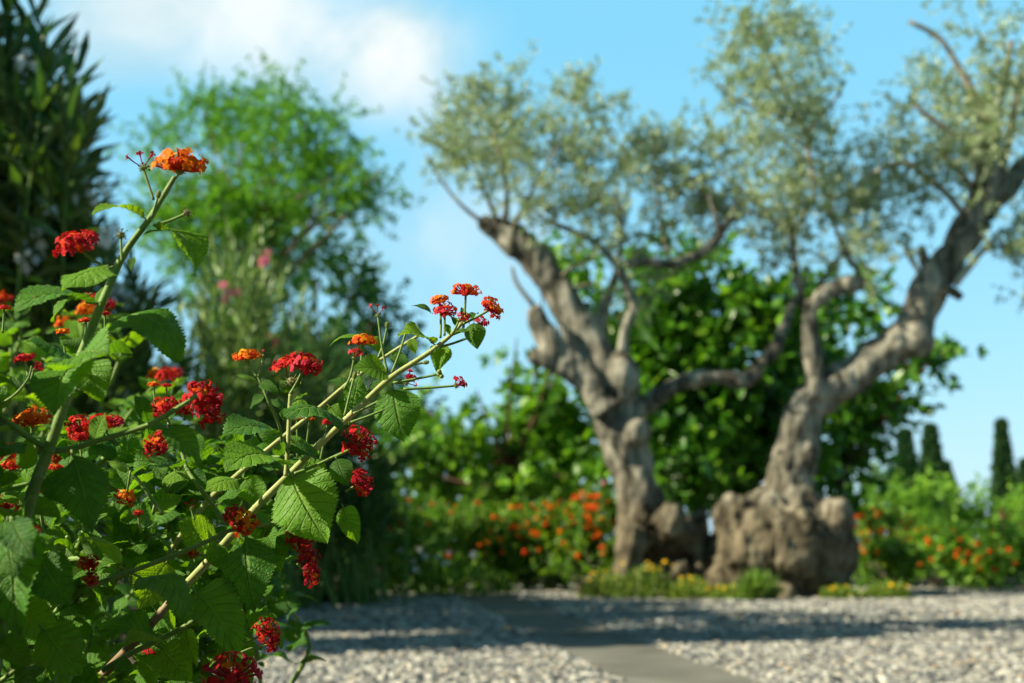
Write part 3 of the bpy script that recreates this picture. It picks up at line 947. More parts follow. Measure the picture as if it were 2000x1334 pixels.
# ------------------------------------------------------------------ other trees
def leafy_tree(name, label, cat, D, xy, ell, mat, kind, length, wratio, per, spray, nleaf, trunk=None, bark='brownbark', group=None, dz=1.2, up=0.7, gap=(1.2, -0.2), spread=0.55, droop=0.3, side=0.9, flat=1.0):
    base = P(xy, 1100, D)
    t = thing(name, (base.x, D, 0), label, cat, group)
    cl = clumps_px(ell, D, dz, flat)
    B, Dd, T = sprays(cl, per, length * length * wratio * .55, spray, nleaf, out_w=0.8, up_w=droop, rnd_w=0.7, spread=spread, gap=gap)
    n = len(B)
    ln = length * (0.7 + 0.6 * rng.random(n))
    me = leaf_mass('crown', B, Dd, foliage_norm(Dd, up=up, side=side), ln, ln * wratio, kind, mats=[MAT[mat]])
    link('crown', me, t)
    mb = MB()
    top = Vector((base.x, D, 0))
    for q in (trunk or []):
        p, r = PR(q, D)
        if q is trunk[0]:
            p[0].z = 0
        mb.tube(p, r, n=8, sub=4, wob=.15)
    fork = P(*(trunk[0][-1][:2]), D) if trunk else Vector((base.x, D, 1.0))
    if not trunk:
        mb.tube([top, (top + fork) / 2 + Vector((.05, 0, 0)), fork], [0.09, .07, .06], n=8)
    link('trunk', mb.mesh('trunk'), t, MAT[bark])
    mb = MB()
    for c, r in cl:
        c = Vector(c)
        fk = fork.lerp(top, random.uniform(0, .3)) if trunk else fork
        mid = fk.lerp(c, 0.5) + Vector((random.uniform(-.1, .1), random.uniform(-.1, .1), -0.1)) * (c - fork).length * .5
        w = 0.05 * S(D) / S(17)
        mb.tube([fk, mid, c], [w * .6, w * .4, w * .15], n=5, sub=3, cap=False)
    link('limbs', mb.mesh('limbs'), t, MAT[bark])
    return t, n


cnt = {}
# feathery tree far left of centre
t, cnt['feather'] = leafy_tree('feathery_tree', 'tall bright green feathery leaved tree against the cloud', 'tree', 21, 520,
    [(545, 215, 70, 40), (470, 235, 80, 45), (610, 225, 55, 45), (400, 215, 45, 30), (385, 185, 22, 30), (440, 290, 95, 45), (550, 290, 110, 50), (640, 290, 60, 45), (380, 270, 45, 40), (500, 360, 110, 45), (610, 360, 90, 45), (690, 320, 55, 34), (735, 345, 34, 26),
     (410, 360, 80, 50), (350, 320, 50, 45), (700, 400, 55, 26), (600, 420, 90, 36), (480, 430, 100, 40), (390, 440, 80, 50), (690, 440, 36, 22), (290, 300, 36, 36), (320, 400, 60, 60), (450, 500, 100, 40), (560, 480, 60, 30), (660, 250, 50, 45), (700, 290, 45, 36), (660, 350, 70, 40), (740, 390, 40, 24), (560, 190, 60, 30), (340, 240, 30, 30), (640, 400, 80, 40), (745, 330, 30, 22), (730, 420, 40, 20), (290, 270, 30, 26), (300, 340, 40, 30), (440, 420, 110, 50), (380, 520, 90, 60), (520, 520, 110, 60)],
    'feather', 'rhomb', 0.09, 0.36, 5.2, 0.5, 30, trunk=[[(505, 1130, 15), (503, 800, 13), (505, 560, 11), (500, 440, 8), (498, 380, 6)], [(505, 560, 7), (470, 440, 5), (430, 330, 3)], [(505, 520, 7), (560, 420, 5), (610, 320, 3)]], bark='twig', up=1.1, spread=.6, droop=.1, gap=(0.85, -0.09), dz=1.6, flat=1.2)
# darker tree behind and right of it
t, cnt['dark'] = leafy_tree('dark_tree', 'blue green lower tree below the feathery tree, left of the olive', 'tree', 24, 650,
    [(620, 510, 80, 40), (560, 560, 90, 50), (690, 560, 60, 40), (640, 620, 110, 60), (740, 610, 45, 36), (520, 640, 100, 60), (700, 690, 80, 60), (600, 720, 120, 70), (770, 680, 40, 40), (450, 600, 80, 70), (640, 800, 150, 80), (480, 760, 130, 90), (780, 780, 60, 60)],
    'darktree', 'ovate', 0.12, 0.5, 5, 0.5, 20, trunk=[[(640, 1130, 14), (635, 900, 12), (630, 720, 9)]], gap=(.8, -.16))
# broad-leaved trees behind the olives
t, cnt['broad'] = leafy_tree('broadleaf_tree', 'dense dark green broad leaved tree between the two olive trunks', 'tree', 17.5, 1350,
    [(1340, 500, 55, 50), (1300, 560, 80, 50), (1400, 560, 80, 50), (1480, 590, 70, 50), (1250, 620, 70, 60), (1360, 640, 100, 60), (1460, 660, 80, 60), (1280, 700, 90, 60), (1390, 720, 110, 60), (1500, 740, 80, 70), (1300, 790, 90, 60), (1420, 810, 110, 60), (1250, 830, 50, 60),
     (1330, 870, 90, 60), (1450, 890, 90, 60), (1380, 930, 100, 40), (1530, 830, 60, 60), (1290, 920, 60, 40), (1480, 950, 70, 40)],
    'broad', 'ovate', 0.16, 0.62, 15, 0.45, 13, trunk=[[(1345, 1130, 10), (1350, 1000, 9), (1335, 920, 8), (1345, 820, 7), (1360, 720, 5)], [(1350, 1000, 7), (1420, 880, 5), (1450, 760, 4)]], gap=(1.0, -.2), up=.8, droop=-.15)
t, cnt['broad2'] = leafy_tree('broadleaf_tree', 'dark broad leaved tree showing right of the leaning olive trunk', 'tree', 18.5, 1680,
    [(1620, 620, 70, 50), (1690, 600, 60, 40), (1660, 690, 80, 50), (1740, 720, 60, 40), (1790, 690, 40, 20), (1600, 760, 70, 70), (1690, 790, 70, 50), (1760, 790, 40, 30), (1640, 860, 80, 60), (1700, 880, 40, 50), (1580, 900, 60, 70), (1640, 950, 60, 50), (1820, 700, 30, 14), (1560, 680, 50, 60)],
    'broad', 'ovate', 0.17, 0.60, 11, 0.5, 13, trunk=[[(1640, 1130, 10), (1640, 960, 9), (1650, 820, 7)]], gap=(1.0, -.08), up=.8, droop=-.15)
t, cnt['broad3'] = leafy_tree('broadleaf_tree', 'lighter green spreading tree left of the sawn olive trunk', 'tree', 18.2, 960,
    [(1060, 560, 60, 40), (1120, 510, 40, 36), (1000, 720, 60, 40), (930, 760, 70, 40), (1040, 800, 80, 50), (960, 850, 90, 40), (870, 830, 60, 40), (1080, 870, 80, 50), (880, 910, 90, 36), (1000, 920, 90, 40), (820, 870, 50, 30), (1110, 930, 60, 40), (900, 980, 90, 40), (1050, 960, 80, 40), (960, 800, 60, 40), (840, 940, 60, 40), (780, 900, 40, 40), (1130, 850, 60, 60), (1010, 660, 40, 40), (1130, 780, 50, 60), (820, 790, 50, 36), (1150, 600, 50, 50)],
    'broad_light', 'ovate', 0.15, 0.55, 8, 0.5, 15, trunk=[[(985, 1130, 9), (990, 980, 8), (1000, 880, 6)], [(990, 980, 6), (1080, 940, 5), (1130, 900, 3)]], gap=(1.0, -.12), up=.9, droop=-.05)

# unseen leaf belt added behind and beside the viewer to block low sky light
def belt():
    B, Dd = [], []
    n = 15000
    a = rng.uniform(-205, 20, n)                       # degrees from +x, through behind the camera to the left
    R0 = rng.uniform(11, 15, n)
    ar = np.radians(a)
    low = (a < -135)                                   # kept low towards the sun
    top = np.where(low, 3.2, 8.5) * (0.8 + 0.3 * np.array([noise.noise(Vector((cos(q) * 4, sin(q) * 4, 0))) for q in ar]))
    z = top * rng.random(n) ** .8
    B = np.stack([R0 * np.cos(ar), R0 * np.sin(ar) + 1.0, z], 1)
    keep = ~((B[:, 1] > 2) & (np.abs(B[:, 0]) < B[:, 1] * .42 + 2.0))
    B = B[keep]
    Dd = rand_dirs(len(B)) + np.array([0, 0, -.3])
    o = link('sky_blocker_leaves', leaf_mass('sky_blocker_leaves', B, Dd, foliage_norm(Dd), 0.5, .3, 'ovate', mats=[MAT['darktree']]))
    tag(o, 'unseen belt of leaves added behind the viewer to block low sky light', 'sky blocker', kind='stuff')


belt()

for lab, px, D, top in (('tallest dark tree out of the frame at the left', -620, 6.7, -900), ('middle dark tree out of the frame at the left', -560, 8.2, -480), ('farthest and lowest dark tree out of the frame at the left', -500, 9.9, 160)):
    el = []
    y = top + 110
    while y < 1000:
        el += [(px + random.uniform(-110, 110), y, 150, 130), (px + random.uniform(-150, 110), y + 70, 140, 120)]
        y += 150
    leafy_tree('dark_tree', lab, 'tree', D, px, el, 'oleander', 'ovate', 0.15, .5, 3.5, .4, 14, trunk=[[(px, 1200, 22), (px + 10, 700, 18), (px, top + 250, 10)]], gap=(1.0, -.3), dz=.6)

# far bushes, right: bright green mounds; cypresses behind
for i, (D, xy, ell, lab) in enumerate((
        (21, 1760, [(1740, 990, 60, 50), (1790, 980, 60, 40), (1720, 1050, 60, 50), (1790, 1060, 80, 60), (1760, 1110, 80, 40)], 'bright green rounded bush just right of the big burl'),
        (22.5, 1860, [(1850, 990, 60, 45), (1880, 970, 50, 30), (1830, 1040, 70, 50), (1890, 1050, 70, 55), (1860, 1100, 80, 40)], 'bright green bush under the pair of cypresses'),
        (21.5, 1960, [(1940, 1010, 60, 50), (1990, 990, 50, 45), (1960, 1070, 80, 50), (2030, 1040, 60, 70), (1980, 1110, 80, 40)], 'bright green bush at the right edge below the lone cypress'),
        (26, 1690, [(1690, 930, 50, 40), (1660, 980, 60, 50), (1720, 960, 40, 40), (1690, 1040, 60, 60)], 'shaded green bush partly hidden behind the burl'),
        (27, 1080, [(1000, 1000, 120, 40), (1130, 1000, 120, 40), (900, 1010, 100, 40), (1060, 1050, 150, 40)], 'low dark bush far beyond the orange hedge'))):
    t, cnt['bush%d' % i] = leafy_tree('bush', lab, 'bush', D, xy, ell, 'brightbush' if i < 3 else 'hedge', 'ovate', 0.08, 0.55, 3.0, 0.3, 20, gap=(1.1, -.25), dz=.7, up=.8)


def cypress(px, ytop, ybase, wpx, D, lab):
    b = P(px, ybase, D)
    H_ = P(px, ytop, D).z
    t = thing('cypress', (b.x, D, 0), lab, 'cypress', 'cypresses on the skyline')
    n = 7000
    h = rng.random(n) ** 0.9
    R = wpx * S(D) * 0.46
    prof = np.minimum(1.0, 1.9 * (1 - h)) ** 0.85 * (0.55 + 0.45 * np.minimum(1, (1 - h) * 1.6))
    ang = rng.random(n) * 2 * pi
    bump = 1 + 0.4 * np.array([noise.noise(Vector((cos(a) * 1.5, sin(a) * 1.5, q * 14 + px))) for a, q in zip(ang, h)])
    rad = R * prof * bump * (0.45 + 0.55 * rng.random(n) ** .5)
    B = np.stack([b.x + rad * np.cos(ang), D + rad * np.sin(ang), 0.3 + h * (H_ - 0.5)], 1)
    Dd = np.stack([np.cos(ang) * .35, np.sin(ang) * .35, np.ones(n)], 1) + rng.normal(size=(n, 3)) * .25
    me = leaf_mass('crown', B, Dd, np.stack([np.cos(ang), np.sin(ang), np.full(n, .3)], 1) + rng.normal(size=(n, 3)) * .5, 0.34, 0.13, 'rhomb', mats=[MAT['cypress']])
    link('crown', me, t)
    mb = MB()
    mb.tube([(b.x, D, 0), (b.x, D, H_ * .5), (b.x, D, H_ * .95)], [0.12, .07, .02], n=8)
    link('trunk', mb.mesh('trunk'), t, MAT['brownbark'])


cypress(1772, 842, 960, 50, 38, 'dark cypress nearest the burl, left of the close pair')
cypress(1822, 832, 960, 54, 40, 'dark cypress in the gap, right of the close pair')
cypress(1846, 905, 960, 56, 42, 'short wide cypress tucked against the right one of the pair')
cypress(1962, 822, 960, 40, 44, 'slender lone cypress standing at the right against the sky')
cypress(2006, 900, 960, 50, 43, 'cypress cut by the right edge of the frame')


# ------------------------------------------------------------------ lantana hedge by the olives (far, out of focus)
def small_head_mesh():
    mb = MB()
    for i in range(22):
        a = i * 2.399; z = 1 - i / 21 * 0.9
        r = sqrt(max(0, 1 - z * z))
        n = Vector((r * cos(a), r * sin(a), z * .8))
        o = n.orthogonal().normalized(); q = n.cross(o)
        c = n * 1.0
        w = .3
        mb.add([c + o * w, c + (o + q) * .2, c + q * w, c + (q - o) * .2, c - o * w, c - (o + q) * .2, c - q * w, c + (o - q) * .2], [(0, 1, 2, 3, 4, 5, 6, 7)], 0 if z > .55 else 1)
    return mb


FAR_HEADS = []
for a, b in (('orange', 'scarlet'), ('scarlet', 'red'), ('yellow', 'orange')):
    me = small_head_mesh().mesh('far_head', [MAT[a], MAT[b]], smooth=False)
    at = me.attributes.new('rnd', 'FLOAT', 'FACE'); at.data.foreach_set('value', rng.random(len(me.polygons)).astype(np.float32))
    FAR_HEADS.append(me)


def hedge_shrub(px, D, ytop, wpx, lab, heads, mat='hedge', kinds=(0, 0, 1), hd=0.026, group='lantana shrubs along the far bed', only=None):
    s = S(D)
    b = P(px, 1100, D)
    zt = P(px, ytop, D).z
    t = thing('lantana_shrub', (b.x, D, 0), lab, 'shrub', group)
    R = wpx * s * .5
    cl = []
    for i in range(9):
        a = i * 2.4; rr = R * .6 * sqrt(i / 9)
        h = zt * random.uniform(.62, .86)
        cl.append(((b.x + rr * cos(a), D + rr * sin(a) * .8, h * .55), (R * .5, R * .5, h * .58)))
    B, Dd, T = sprays(cl, 2.2, .065 * .036 * .55, 0.22, 14, out_w=.8, up_w=.6, rnd_w=.6, spread=.6, gap=(3.0, -.25))
    k = B[:, 2] > 0.02
    B, Dd = B[k], Dd[k]
    n = len(B)
    ln = 0.05 + .03 * rng.random(n)
    link('foliage', leaf_mass('foliage', B, Dd, foliage_norm(Dd, .7, .9), ln, ln * .55, 'ovate', mats=[MAT[mat]]), t)
    mb = MB()
    for c, r in cl:
        mb.tube([(b.x + random.uniform(-.1, .1), D + random.uniform(-.1, .1), 0), Vector(c)], [.012, .006], n=5, sub=2)
    link('stems', mb.mesh('stems'), t, MAT['twig'])
    for i in range(heads):
        c, r = random.choice(cl)
        a = random.uniform(0, 2 * pi); e = random.uniform(-.1, 1.3)
        d = Vector((cos(a) * cos(e), sin(a) * cos(e) - .35, sin(e)))
        p = Vector(c) + Vector((d.x * r[0], d.y * r[1], d.z * r[2])) * 1.12
        q = hd * random.uniform(.7, 1.35)
        place('flower_head', FAR_HEADS[random.choice(kinds)], Matrix.Translation(p) @ (d + Vector((0, -.3, .5))).to_track_quat('Z', 'Y').to_matrix().to_4x4() @ Matrix.Scale(q, 4), t)
    return t


for args in ((620, 12.4, 870, 260, 'shaded lantana shrub left of the yellowish hedge, with few red heads', 18, 'hedge', (1, 1, 0)),
             (740, 13.2, 930, 230, 'dim lantana shrub with red heads at the shaded bed end', 24, 'hedge', (1, 0, 1)),
             (850, 14.6, 965, 220, 'lantana shrub with yellow and orange heads in the middle bed', 44, 'hedge', (2, 0, 1)),
             (980, 15.0, 985, 220, 'low lantana shrub with scattered orange heads in front of the lawn', 52, 'hedge', (0, 1, 2)),
             (1080, 14.8, 975, 180, 'lantana shrub with many orange heads next to the taller one', 66, 'hedge', (0, 0, 1)),
             (1160, 14.4, 938, 170, 'tallest orange flowered lantana shrub against the left olive trunk', 88, 'hedge', (0, 0, 1)),
             (1720, 14.6, 985, 150, 'orange flowered lantana shrub against the burl, on its right side', 52, 'hedge', (0, 0, 1)),
             (1820, 15.6, 1030, 190, 'low bright lantana shrub in the middle of the right bed', 56, 'brightbush', (0, 0, 1)),
             (1940, 15.2, 1035, 180, 'lantana shrub with dense orange heads near the right edge', 70, 'brightbush', (0, 0, 1)),
             (2060, 15.0, 1030, 160, 'lantana shrub cut off by the right edge', 20, 'brightbush', (0, 0, 1))):
    hedge_shrub(*args)
# tall flowering shoots of that hedge are the heads above; white daisies low in the shade
mb = MB()


def daisy_mesh(mat_p, mat_c, npet=9):
    mb = MB()
    for k in range(npet):
        a = 2 * pi * k / npet
        c, s = cos(a), sin(a)
        mb.add([(c * .2 - s * .12, s * .2 + c * .12, 0), (c * .2 + s * .12, s * .2 - c * .12, 0), (c * .8 + s * .2, s * .8 - c * .2, .06), (c, s, 0.02), (c * .8 - s * .2, s * .8 + c * .2, .06)], [(0, 1, 2, 3, 4)], 0)
    mb.blob((0, 0, 0.02), (.26, .26, .12), n=8, mi=1)
    me = mb.mesh('daisy', [MAT[mat_p], MAT[mat_c]], smooth=False)
    at = me.attributes.new('rnd', 'FLOAT', 'FACE'); at.data.foreach_set('value', rng.random(len(me.polygons)).astype(np.float32))
    return me


WHITE_DAISY = daisy_mesh('white', 'daisy')
YELLOW_DAISY = daisy_mesh('daisy', 'orange', 8)


def low_plant(name, px, D, hpx, wpx, lab, cat, mat, leaf, wr, nl, flowers, fmesh, fsize, group=None, flist=None, kind='ovate'):
    s = S(D)
    b = P(px, 1100, D)
    t = thing(name, (b.x, D, 0), lab, cat, group)
    R, H_ = wpx * s * .5, hpx * s
    q = in_ball(nl)
    q[:, 2] = np.abs(q[:, 2])
    B = np.array([b.x, D, 0]) + q * np.array([R, R * .7, H_ * .9])
    Dd = unit(q * np.array([1, 1, 1.0]) + np.array([0, 0, .7]) + rng.normal(size=(nl, 3)) * .5)
    ln = leaf * (.6 + .8 * rng.random(nl))
    link('foliage', leaf_mass('foliage', B, Dd, foliage_norm(Dd), ln, ln * wr, kind, mats=[MAT[mat]]), t)
    mb = MB()
    for i in range(12):
        e = Vector(B[i])
        mb.tube([(b.x + random.uniform(-.1, .1) * R, D, 0), e], [.004, .003], n=4, sub=2)
    ps = []
    if flist:
        for (fx, fy, dd_) in flist:
            ps.append(P(fx, fy, D + dd_))
    for i in range(flowers):
        a = random.uniform(0, 2 * pi); r = sqrt(random.random())
        ps.append(Vector((b.x + r * R * cos(a), D + r * R * .7 * sin(a), H_ * random.uniform(.6, 1.05))))
    for p in ps:
        mb.tube([(b.x + (p.x - b.x) * .25, D, 0), ((b.x + p.x * 2) / 3, (D + p.y * 2) / 3, p.z * .5), p - Vector((0, 0, .003))], [.0025, .0025, .002], n=4, sub=2)
    link('stems', mb.mesh('stems'), t, MAT['weedstem'])
    for p in ps:
        d = Vector((random.uniform(-.6, .2), -.8 + random.uniform(-.3, .3), random.uniform(.4, 1)))
        place('flower_head', fmesh, Matrix.Translation(p) @ d.to_track_quat('Z', 'Y').to_matrix().to_4x4() @ Matrix.Scale(fsize * random.uniform(.8, 1.2), 4), t)
    return t


MAT['weedstem'] = noise_mat('weed_stem', [(0.3, (0.08, 0.16, 0.03)), (0.7, (0.16, 0.25, 0.05))], scale=40, rough=.7, bump=.2)
low_plant('daisy_plant', 860, 13.6, 75, 300, 'low shaded plant with white daisies in front of the hedge', 'plant', 'hedge', .06, .5, 900, 0, WHITE_DAISY, .032,
          flist=[(782, 1075, -.7), (820, 1074, -.75), (830, 1086, -.8), (808, 1096, -.8), (855, 1087, -.7), (878, 1079, -.7), (924, 1083, -.7), (870, 1100, -.8), (745, 1094, -.8), (812, 1112, -.8)])
WG = 'yellow flowered weeds at the foot of the olives'
for (px, D, h, w, lab, fl) in ((1185, 12.9, 55, 110, 'leftmost clump of yellow flowered weeds below the olive roots', 7),
                               (1262, 12.7, 70, 120, 'tallest clump of weeds, below the pale split root', 10),
                               (1345, 12.6, 46, 100, 'weed clump in front of the dark hollow between the trees', 9),
                               (1425, 12.5, 30, 90, 'low weed patch left of the grass tuft with yellow heads', 8),
                               (1640, 12.7, 26, 80, 'small weed patch under the right side of the burl', 5),
                               (1730, 12.8, 34, 90, 'weed patch with yellow heads right of the burl', 9)):
    low_plant('yellow_weed', px, D, h, w, lab, 'weed', 'weed', .045, .35, 700, fl, YELLOW_DAISY, .019, WG)
low_plant('grass_tuft', 1480, 12.3, 38, 50, 'bright green tuft of grass at the foot of the burl', 'grass tuft', 'grassblade', .17, .06, 420, 0, YELLOW_DAISY, .02, kind='lance')


# ------------------------------------------------------------------ oleanders (left)
def oleander_flower(mat):
    mb = MB()
    for k in range(5):
        a = 2 * pi * k / 5
        c, s = cos(a), sin(a)
        mb.add([(0, 0, 0), (c * .5 + s * .3, s * .5 - c * .3, .12), (c * .95 + s * .35, s * .95 - c * .35, .1), (c * 1.05 - s * .15, s * 1.05 + c * .15, .02), (c * .5 - s * .25, s * .5 + c * .25, .14)], [(0, 1, 2, 3, 4)])
    me = mb.mesh('oleander_flower', [MAT[mat]], smooth=False)
    at = me.attributes.new('rnd', 'FLOAT', 'FACE'); at.data.foreach_set('value', rng.random(5).astype(np.float32))
    return me


OLF = {k: oleander_flower(k) for k in ('white', 'pink', 'magenta')}


def oleander(name, base_px, D, tips, lab, mat='oleander', leaf=.19, wr=.15, nwh=13, blooms=(), bloom='white', frac=.55, group=None, jit=.25, nper=4):
    b = P(base_px, 1100, D)
    t = thing(name, (b.x, D, 0), lab, 'oleander', group)
    B, Dd, T = [], [], MB()
    for (x, y) in tips:
        for _ in range(nper):
            tip = P(x + random.gauss(0, 22), y + random.gauss(0, 22) + 30 * random.random(), D + random.gauss(0, jit))
            r0 = Vector((b.x + random.gauss(0, .25), D + random.gauss(0, .2), 0))
            mid = r0.lerp(tip, .55) + Vector((random.gauss(0, .08), random.gauss(0, .08), .25))
            T.tube([r0, mid, tip], [.014, .009, .005], n=5, sub=4)
            for i in range(nwh):
                f = 1 - (i / nwh) * frac
                p = r0 * ((1 - f) ** 2) + mid * (2 * f * (1 - f)) + tip * (f * f)
                ax = (tip - mid).normalized() if f > .6 else (tip - r0).normalized()
                o = ax.orthogonal().normalized(); q = ax.cross(o)
                ph = random.random() * 6.28
                for k in range(3):
                    a = ph + 2.094 * k
                    rad = o * cos(a) + q * sin(a)
                    lean = (.25 + .9 * (i / nwh) if i > 0 else .2) if nper > 3 else (.35 + .75 * (i / nwh) ** .6)
                    B.append(p); Dd.append((ax * (1.1 - .5 * lean) + rad * lean + Vector((0, 0, -.12 * lean))))
    B = np.array([tuple(v) for v in B]); Dd = np.array([tuple(v) for v in Dd])
    k = B[:, 2] > .12
    B, Dd = B[k], Dd[k]
    n = len(B)
    ln = leaf * (.7 + .5 * rng.random(n))
    link('foliage', leaf_mass('foliage', B, Dd, np.array([0, 0, .9]) + rng.normal(size=(n, 3)) * .45, ln, ln * wr, 'lance', mats=[MAT[mat]]), t)
    link('stems', T.mesh('stems'), t, MAT['weedstem'])
    for (x, y, r) in blooms:
        c = P(x, y, D - .35)
        for i in range(7):
            v = Vector((random.gauss(0, .5), random.gauss(0, .4), random.gauss(0, .5)))
            d = v + Vector((0, -1.1, .5))
            place('flower', OLF[bloom], Matrix.Translation(c + v * r * S(D)) @ d.to_track_quat('Z', 'Y').to_matrix().to_4x4() @ Matrix.Scale(.027 if bloom == 'white' else .036, 4), t)
    return t, n


t, cnt['ol1'] = oleander('oleander', 20, 6.9, [(5, 50), (35, 110), (70, 100), (100, 140), (125, 190), (150, 230), (80, 200), (30, 220), (-30, 120), (-90, 80), (120, 280), (150, 320), (90, 320), (20, 340), (-60, 260), (-130, 200), (140, 390), (100, 430), (30, 460), (-50, 400), (-20, -40), (-90, -60)],
         'tall dark green oleander with white flowers at the left edge', blooms=[(46, 118, 20), (98, 410, 26), (74, 458, 24), (205, 455, 26), (172, 372, 24), (60, 500, 22)], nper=3, leaf=.27, nwh=9, frac=.5, wr=.16)
t, cnt['ol2'] = oleander('oleander', 100, 8.4, [(60, 480), (140, 500), (210, 470), (260, 540), (180, 600), (100, 620), (30, 600), (300, 620), (240, 680), (150, 720), (60, 740), (330, 700), (290, 760), (-20, 520), (-40, 660), (200, 780), (100, 820)],
         'shaded oleander with white flowers low between tall bush and pink one', blooms=[(330, 725, 20), (220, 745, 24), (255, 770, 22), (215, 560, 22), (240, 590, 20)], nper=5, leaf=.2, jit=.4, group=None)
t, cnt['ol3'] = oleander('oleander', 470, 10.6, [(420, 500), (470, 470), (510, 510), (550, 560), (400, 560), (450, 580), (500, 600), (560, 620), (610, 650), (380, 620), (430, 660), (490, 680), (550, 700), (600, 720), (380, 720), (440, 760), (520, 780), (590, 800), (650, 760), (640, 690)],
         'oleander with pale new leaves and pink flowers behind the lantana', mat='oleander_pale', blooms=[(437, 565, 20), (515, 510, 10)], bloom='pink', nper=5, leaf=.17, jit=.5, frac=.6)
t, cnt['ol4'] = oleander('oleander', 640, 11.6, [(600, 800), (660, 740), (700, 720), (740, 780), (680, 820), (620, 880), (720, 880), (770, 850), (560, 840), (760, 930), (660, 950), (590, 980), (500, 860), (450, 880), (540, 930), (700, 980)],
         'dark oleander with magenta flowers low behind the lantana tip', blooms=[(535, 665, 22), (500, 690, 20), (665, 760, 14), (560, 760, 14), (500, 760, 14), (480, 730, 10)], bloom='magenta', nper=6, leaf=.17, jit=.5, frac=.65)
# the row continues out of the frame to the left, whose shade lies over the paving
t, cnt['ol5'] = oleander('oleander', -150, 9.2, [(-200, 320), (-120, 330), (-40, 360), (20, 360), (-260, 400), (-100, 380), (60, 400), (-180, 480), (-60, 450), (100, 420), (140, 330)], 'oleander behind the tall one, cut by the left edge', nper=5, leaf=.2, jit=.5)
t, cnt['ol6'] = oleander('oleander', 250, 12.0, [(150, 640), (200, 620), (280, 650), (340, 690), (80, 660), (250, 700), (320, 720), (160, 700)], 'dark oleander seen in gaps behind the tall lantana stem', nper=5, leaf=.19, jit=.5, frac=.65)


# ------------------------------------------------------------------ foreground lantana
def lantana_leaf_mesh(curl, fold, width, seed, wave=0.02):
    """toothed, quilted leaf arching along +x; returns mesh and chord (tip x, tip z)"""
    rd = random.Random(seed)
    NR, NC = 46, 5
    pet = 0.10
    # midrib: angle runs from +a to -b
    xs, zs, an = [0.0], [0.0], []
    a0 = curl * 0.55
    for i in range(NR):
        s = i / NR
        a = a0 - curl * 1.25 * (s ** 1.15)
        an.append(a)
        xs.append(xs[-1] + cos(a) / NR); zs.append(zs[-1] + sin(a) / NR)
    an.append(an[-1])
    v, f, uv = [], [], []
    sway = rd.uniform(-.05, .05)
    for i in range(NR + 1):
        s = i / NR
        w = width * (sin(pi * min(1, s ** 0.72)) ** 0.84) * (1 - .25 * s) * 1.14 if 0 < i < NR else 0.002
        tooth = (0.026 if i % 2 else -0.010) * min(1, 6 * (1 - s)) * min(1, 5 * s)
        nx, nz = -sin(an[i]), cos(an[i])
        for c in range(-NC, NC + 1):
            u = c / NC
            ww = w + (tooth if abs(c) == NC and 0 < i < NR else 0)
            y = u * ww
            h = fold * abs(u) ** 1.5 * w
            ph = (s ** .85) * 8.5 - abs(u) ** .8 * 1.7
            q = 0.5 + 0.5 * cos(2 * pi * (ph))
            h -= 0.021 * q * (1 - abs(u) * .3) * min(1, 4 * s) * min(1, 4 * (1 - s)) - 0.006
            h += wave * sin(s * 9 + seed) * u * abs(u)
            if c == 0: h -= 0.010
            v.append((pet + xs[i] + nx * h - 0.05 * abs(u) * 0, y + sway * s * s, zs[i] + nz * h))
            uv.append(((u + 1) / 2, s))
    K = 2 * NC + 1
    for i in range(NR):
        for c in range(K - 1):
            f.append((i * K + c, (i + 1) * K + c, (i + 1) * K + c + 1, i * K + c + 1))
    nf = len(f)
    mb = MB()
    mb.v, mb.f, mb.m = v, f, [0] * nf
    mb.tube([(-0.01, 0, -.015 * curl), (pet * .5, 0, -.004), (pet + .04, 0, -.012 + .04 * sin(an[1]))], [.020, .015, .011], n=6, mi=1, sub=2)
    me = mb.mesh('lantana_leaf', [MAT['lleaf'], MAT['lstem']])
    ul = me.uv_layers.new(name='UVMap')
    li = np.empty(len(me.loops), np.int32); me.loops.foreach_get('vertex_index', li)
    U = np.zeros((len(me.vertices), 2), np.float32); U[:len(uv)] = np.array(uv, np.float32)
    ul.data.foreach_set('uv', U[li].ravel())
    return me, (pet + xs[-1], zs[-1])


LEAVES = {}
for ci, curl in enumerate((0.25, 0.7, 1.15, 1.7)):
    for fi, fold in enumerate((-0.22, 0.22)):
        for sd_ in range(3):
            LEAVES[(ci, fi, sd_)] = lantana_leaf_mesh(curl, fold * random.uniform(.5, 1.6), random.uniform(.28, .36), ci * 10 + fi * 3 + sd_, (.02, .05, .08)[sd_])


def leaf_matrix(key, Pb, Pt, bulge, wid=1.0):
    me, (lx, lz) = LEAVES[key]
    ch = Pt - Pb
    cl = sqrt(lx * lx + lz * lz)
    s = ch.length / cl
    X = ch.normalized()
    Z = (bulge - X * bulge.dot(X))
    Z = Z.normalized() if Z.length > 1e-4 else X.orthogonal().normalized()
    Y = Z.cross(X)
    al = math.atan2(lz, lx)
    # local chord direction (cos al, 0, sin al) must map to X: rotate the basis about Y
    ex = X * cos(al) - Z * sin(al)
    ez = X * sin(al) + Z * cos(al)
    m = Matrix((ex * s, Y * s * wid, ez * s)).transposed().to_4x4()
    m.translation = Pb
    return me, m


def put_leaf(plant, bx, by, tx, ty, D, ci=2, face=.3, dt=0.0, wid=1.0, up=(0, 0, 1), fold=None):
    """leaf from its base to its tip (photo pixels); face > 0 turns its upper side to the viewer, < 0 its underside"""
    Pb, Pt = P(bx, by, D), P(tx, ty, D + dt)
    bulge = Vector(up) * (1 - abs(face)) + Vector((0, -1, 0)) * face + Vector((-.12, 0, 0))
    key = (ci, random.randint(0, 1) if fold is None else fold, random.randint(0, 2))
    me, m = leaf_matrix(key, Pb, Pt, bulge, wid * random.uniform(.94, 1.06))
    return place('leaf', me, m, plant)


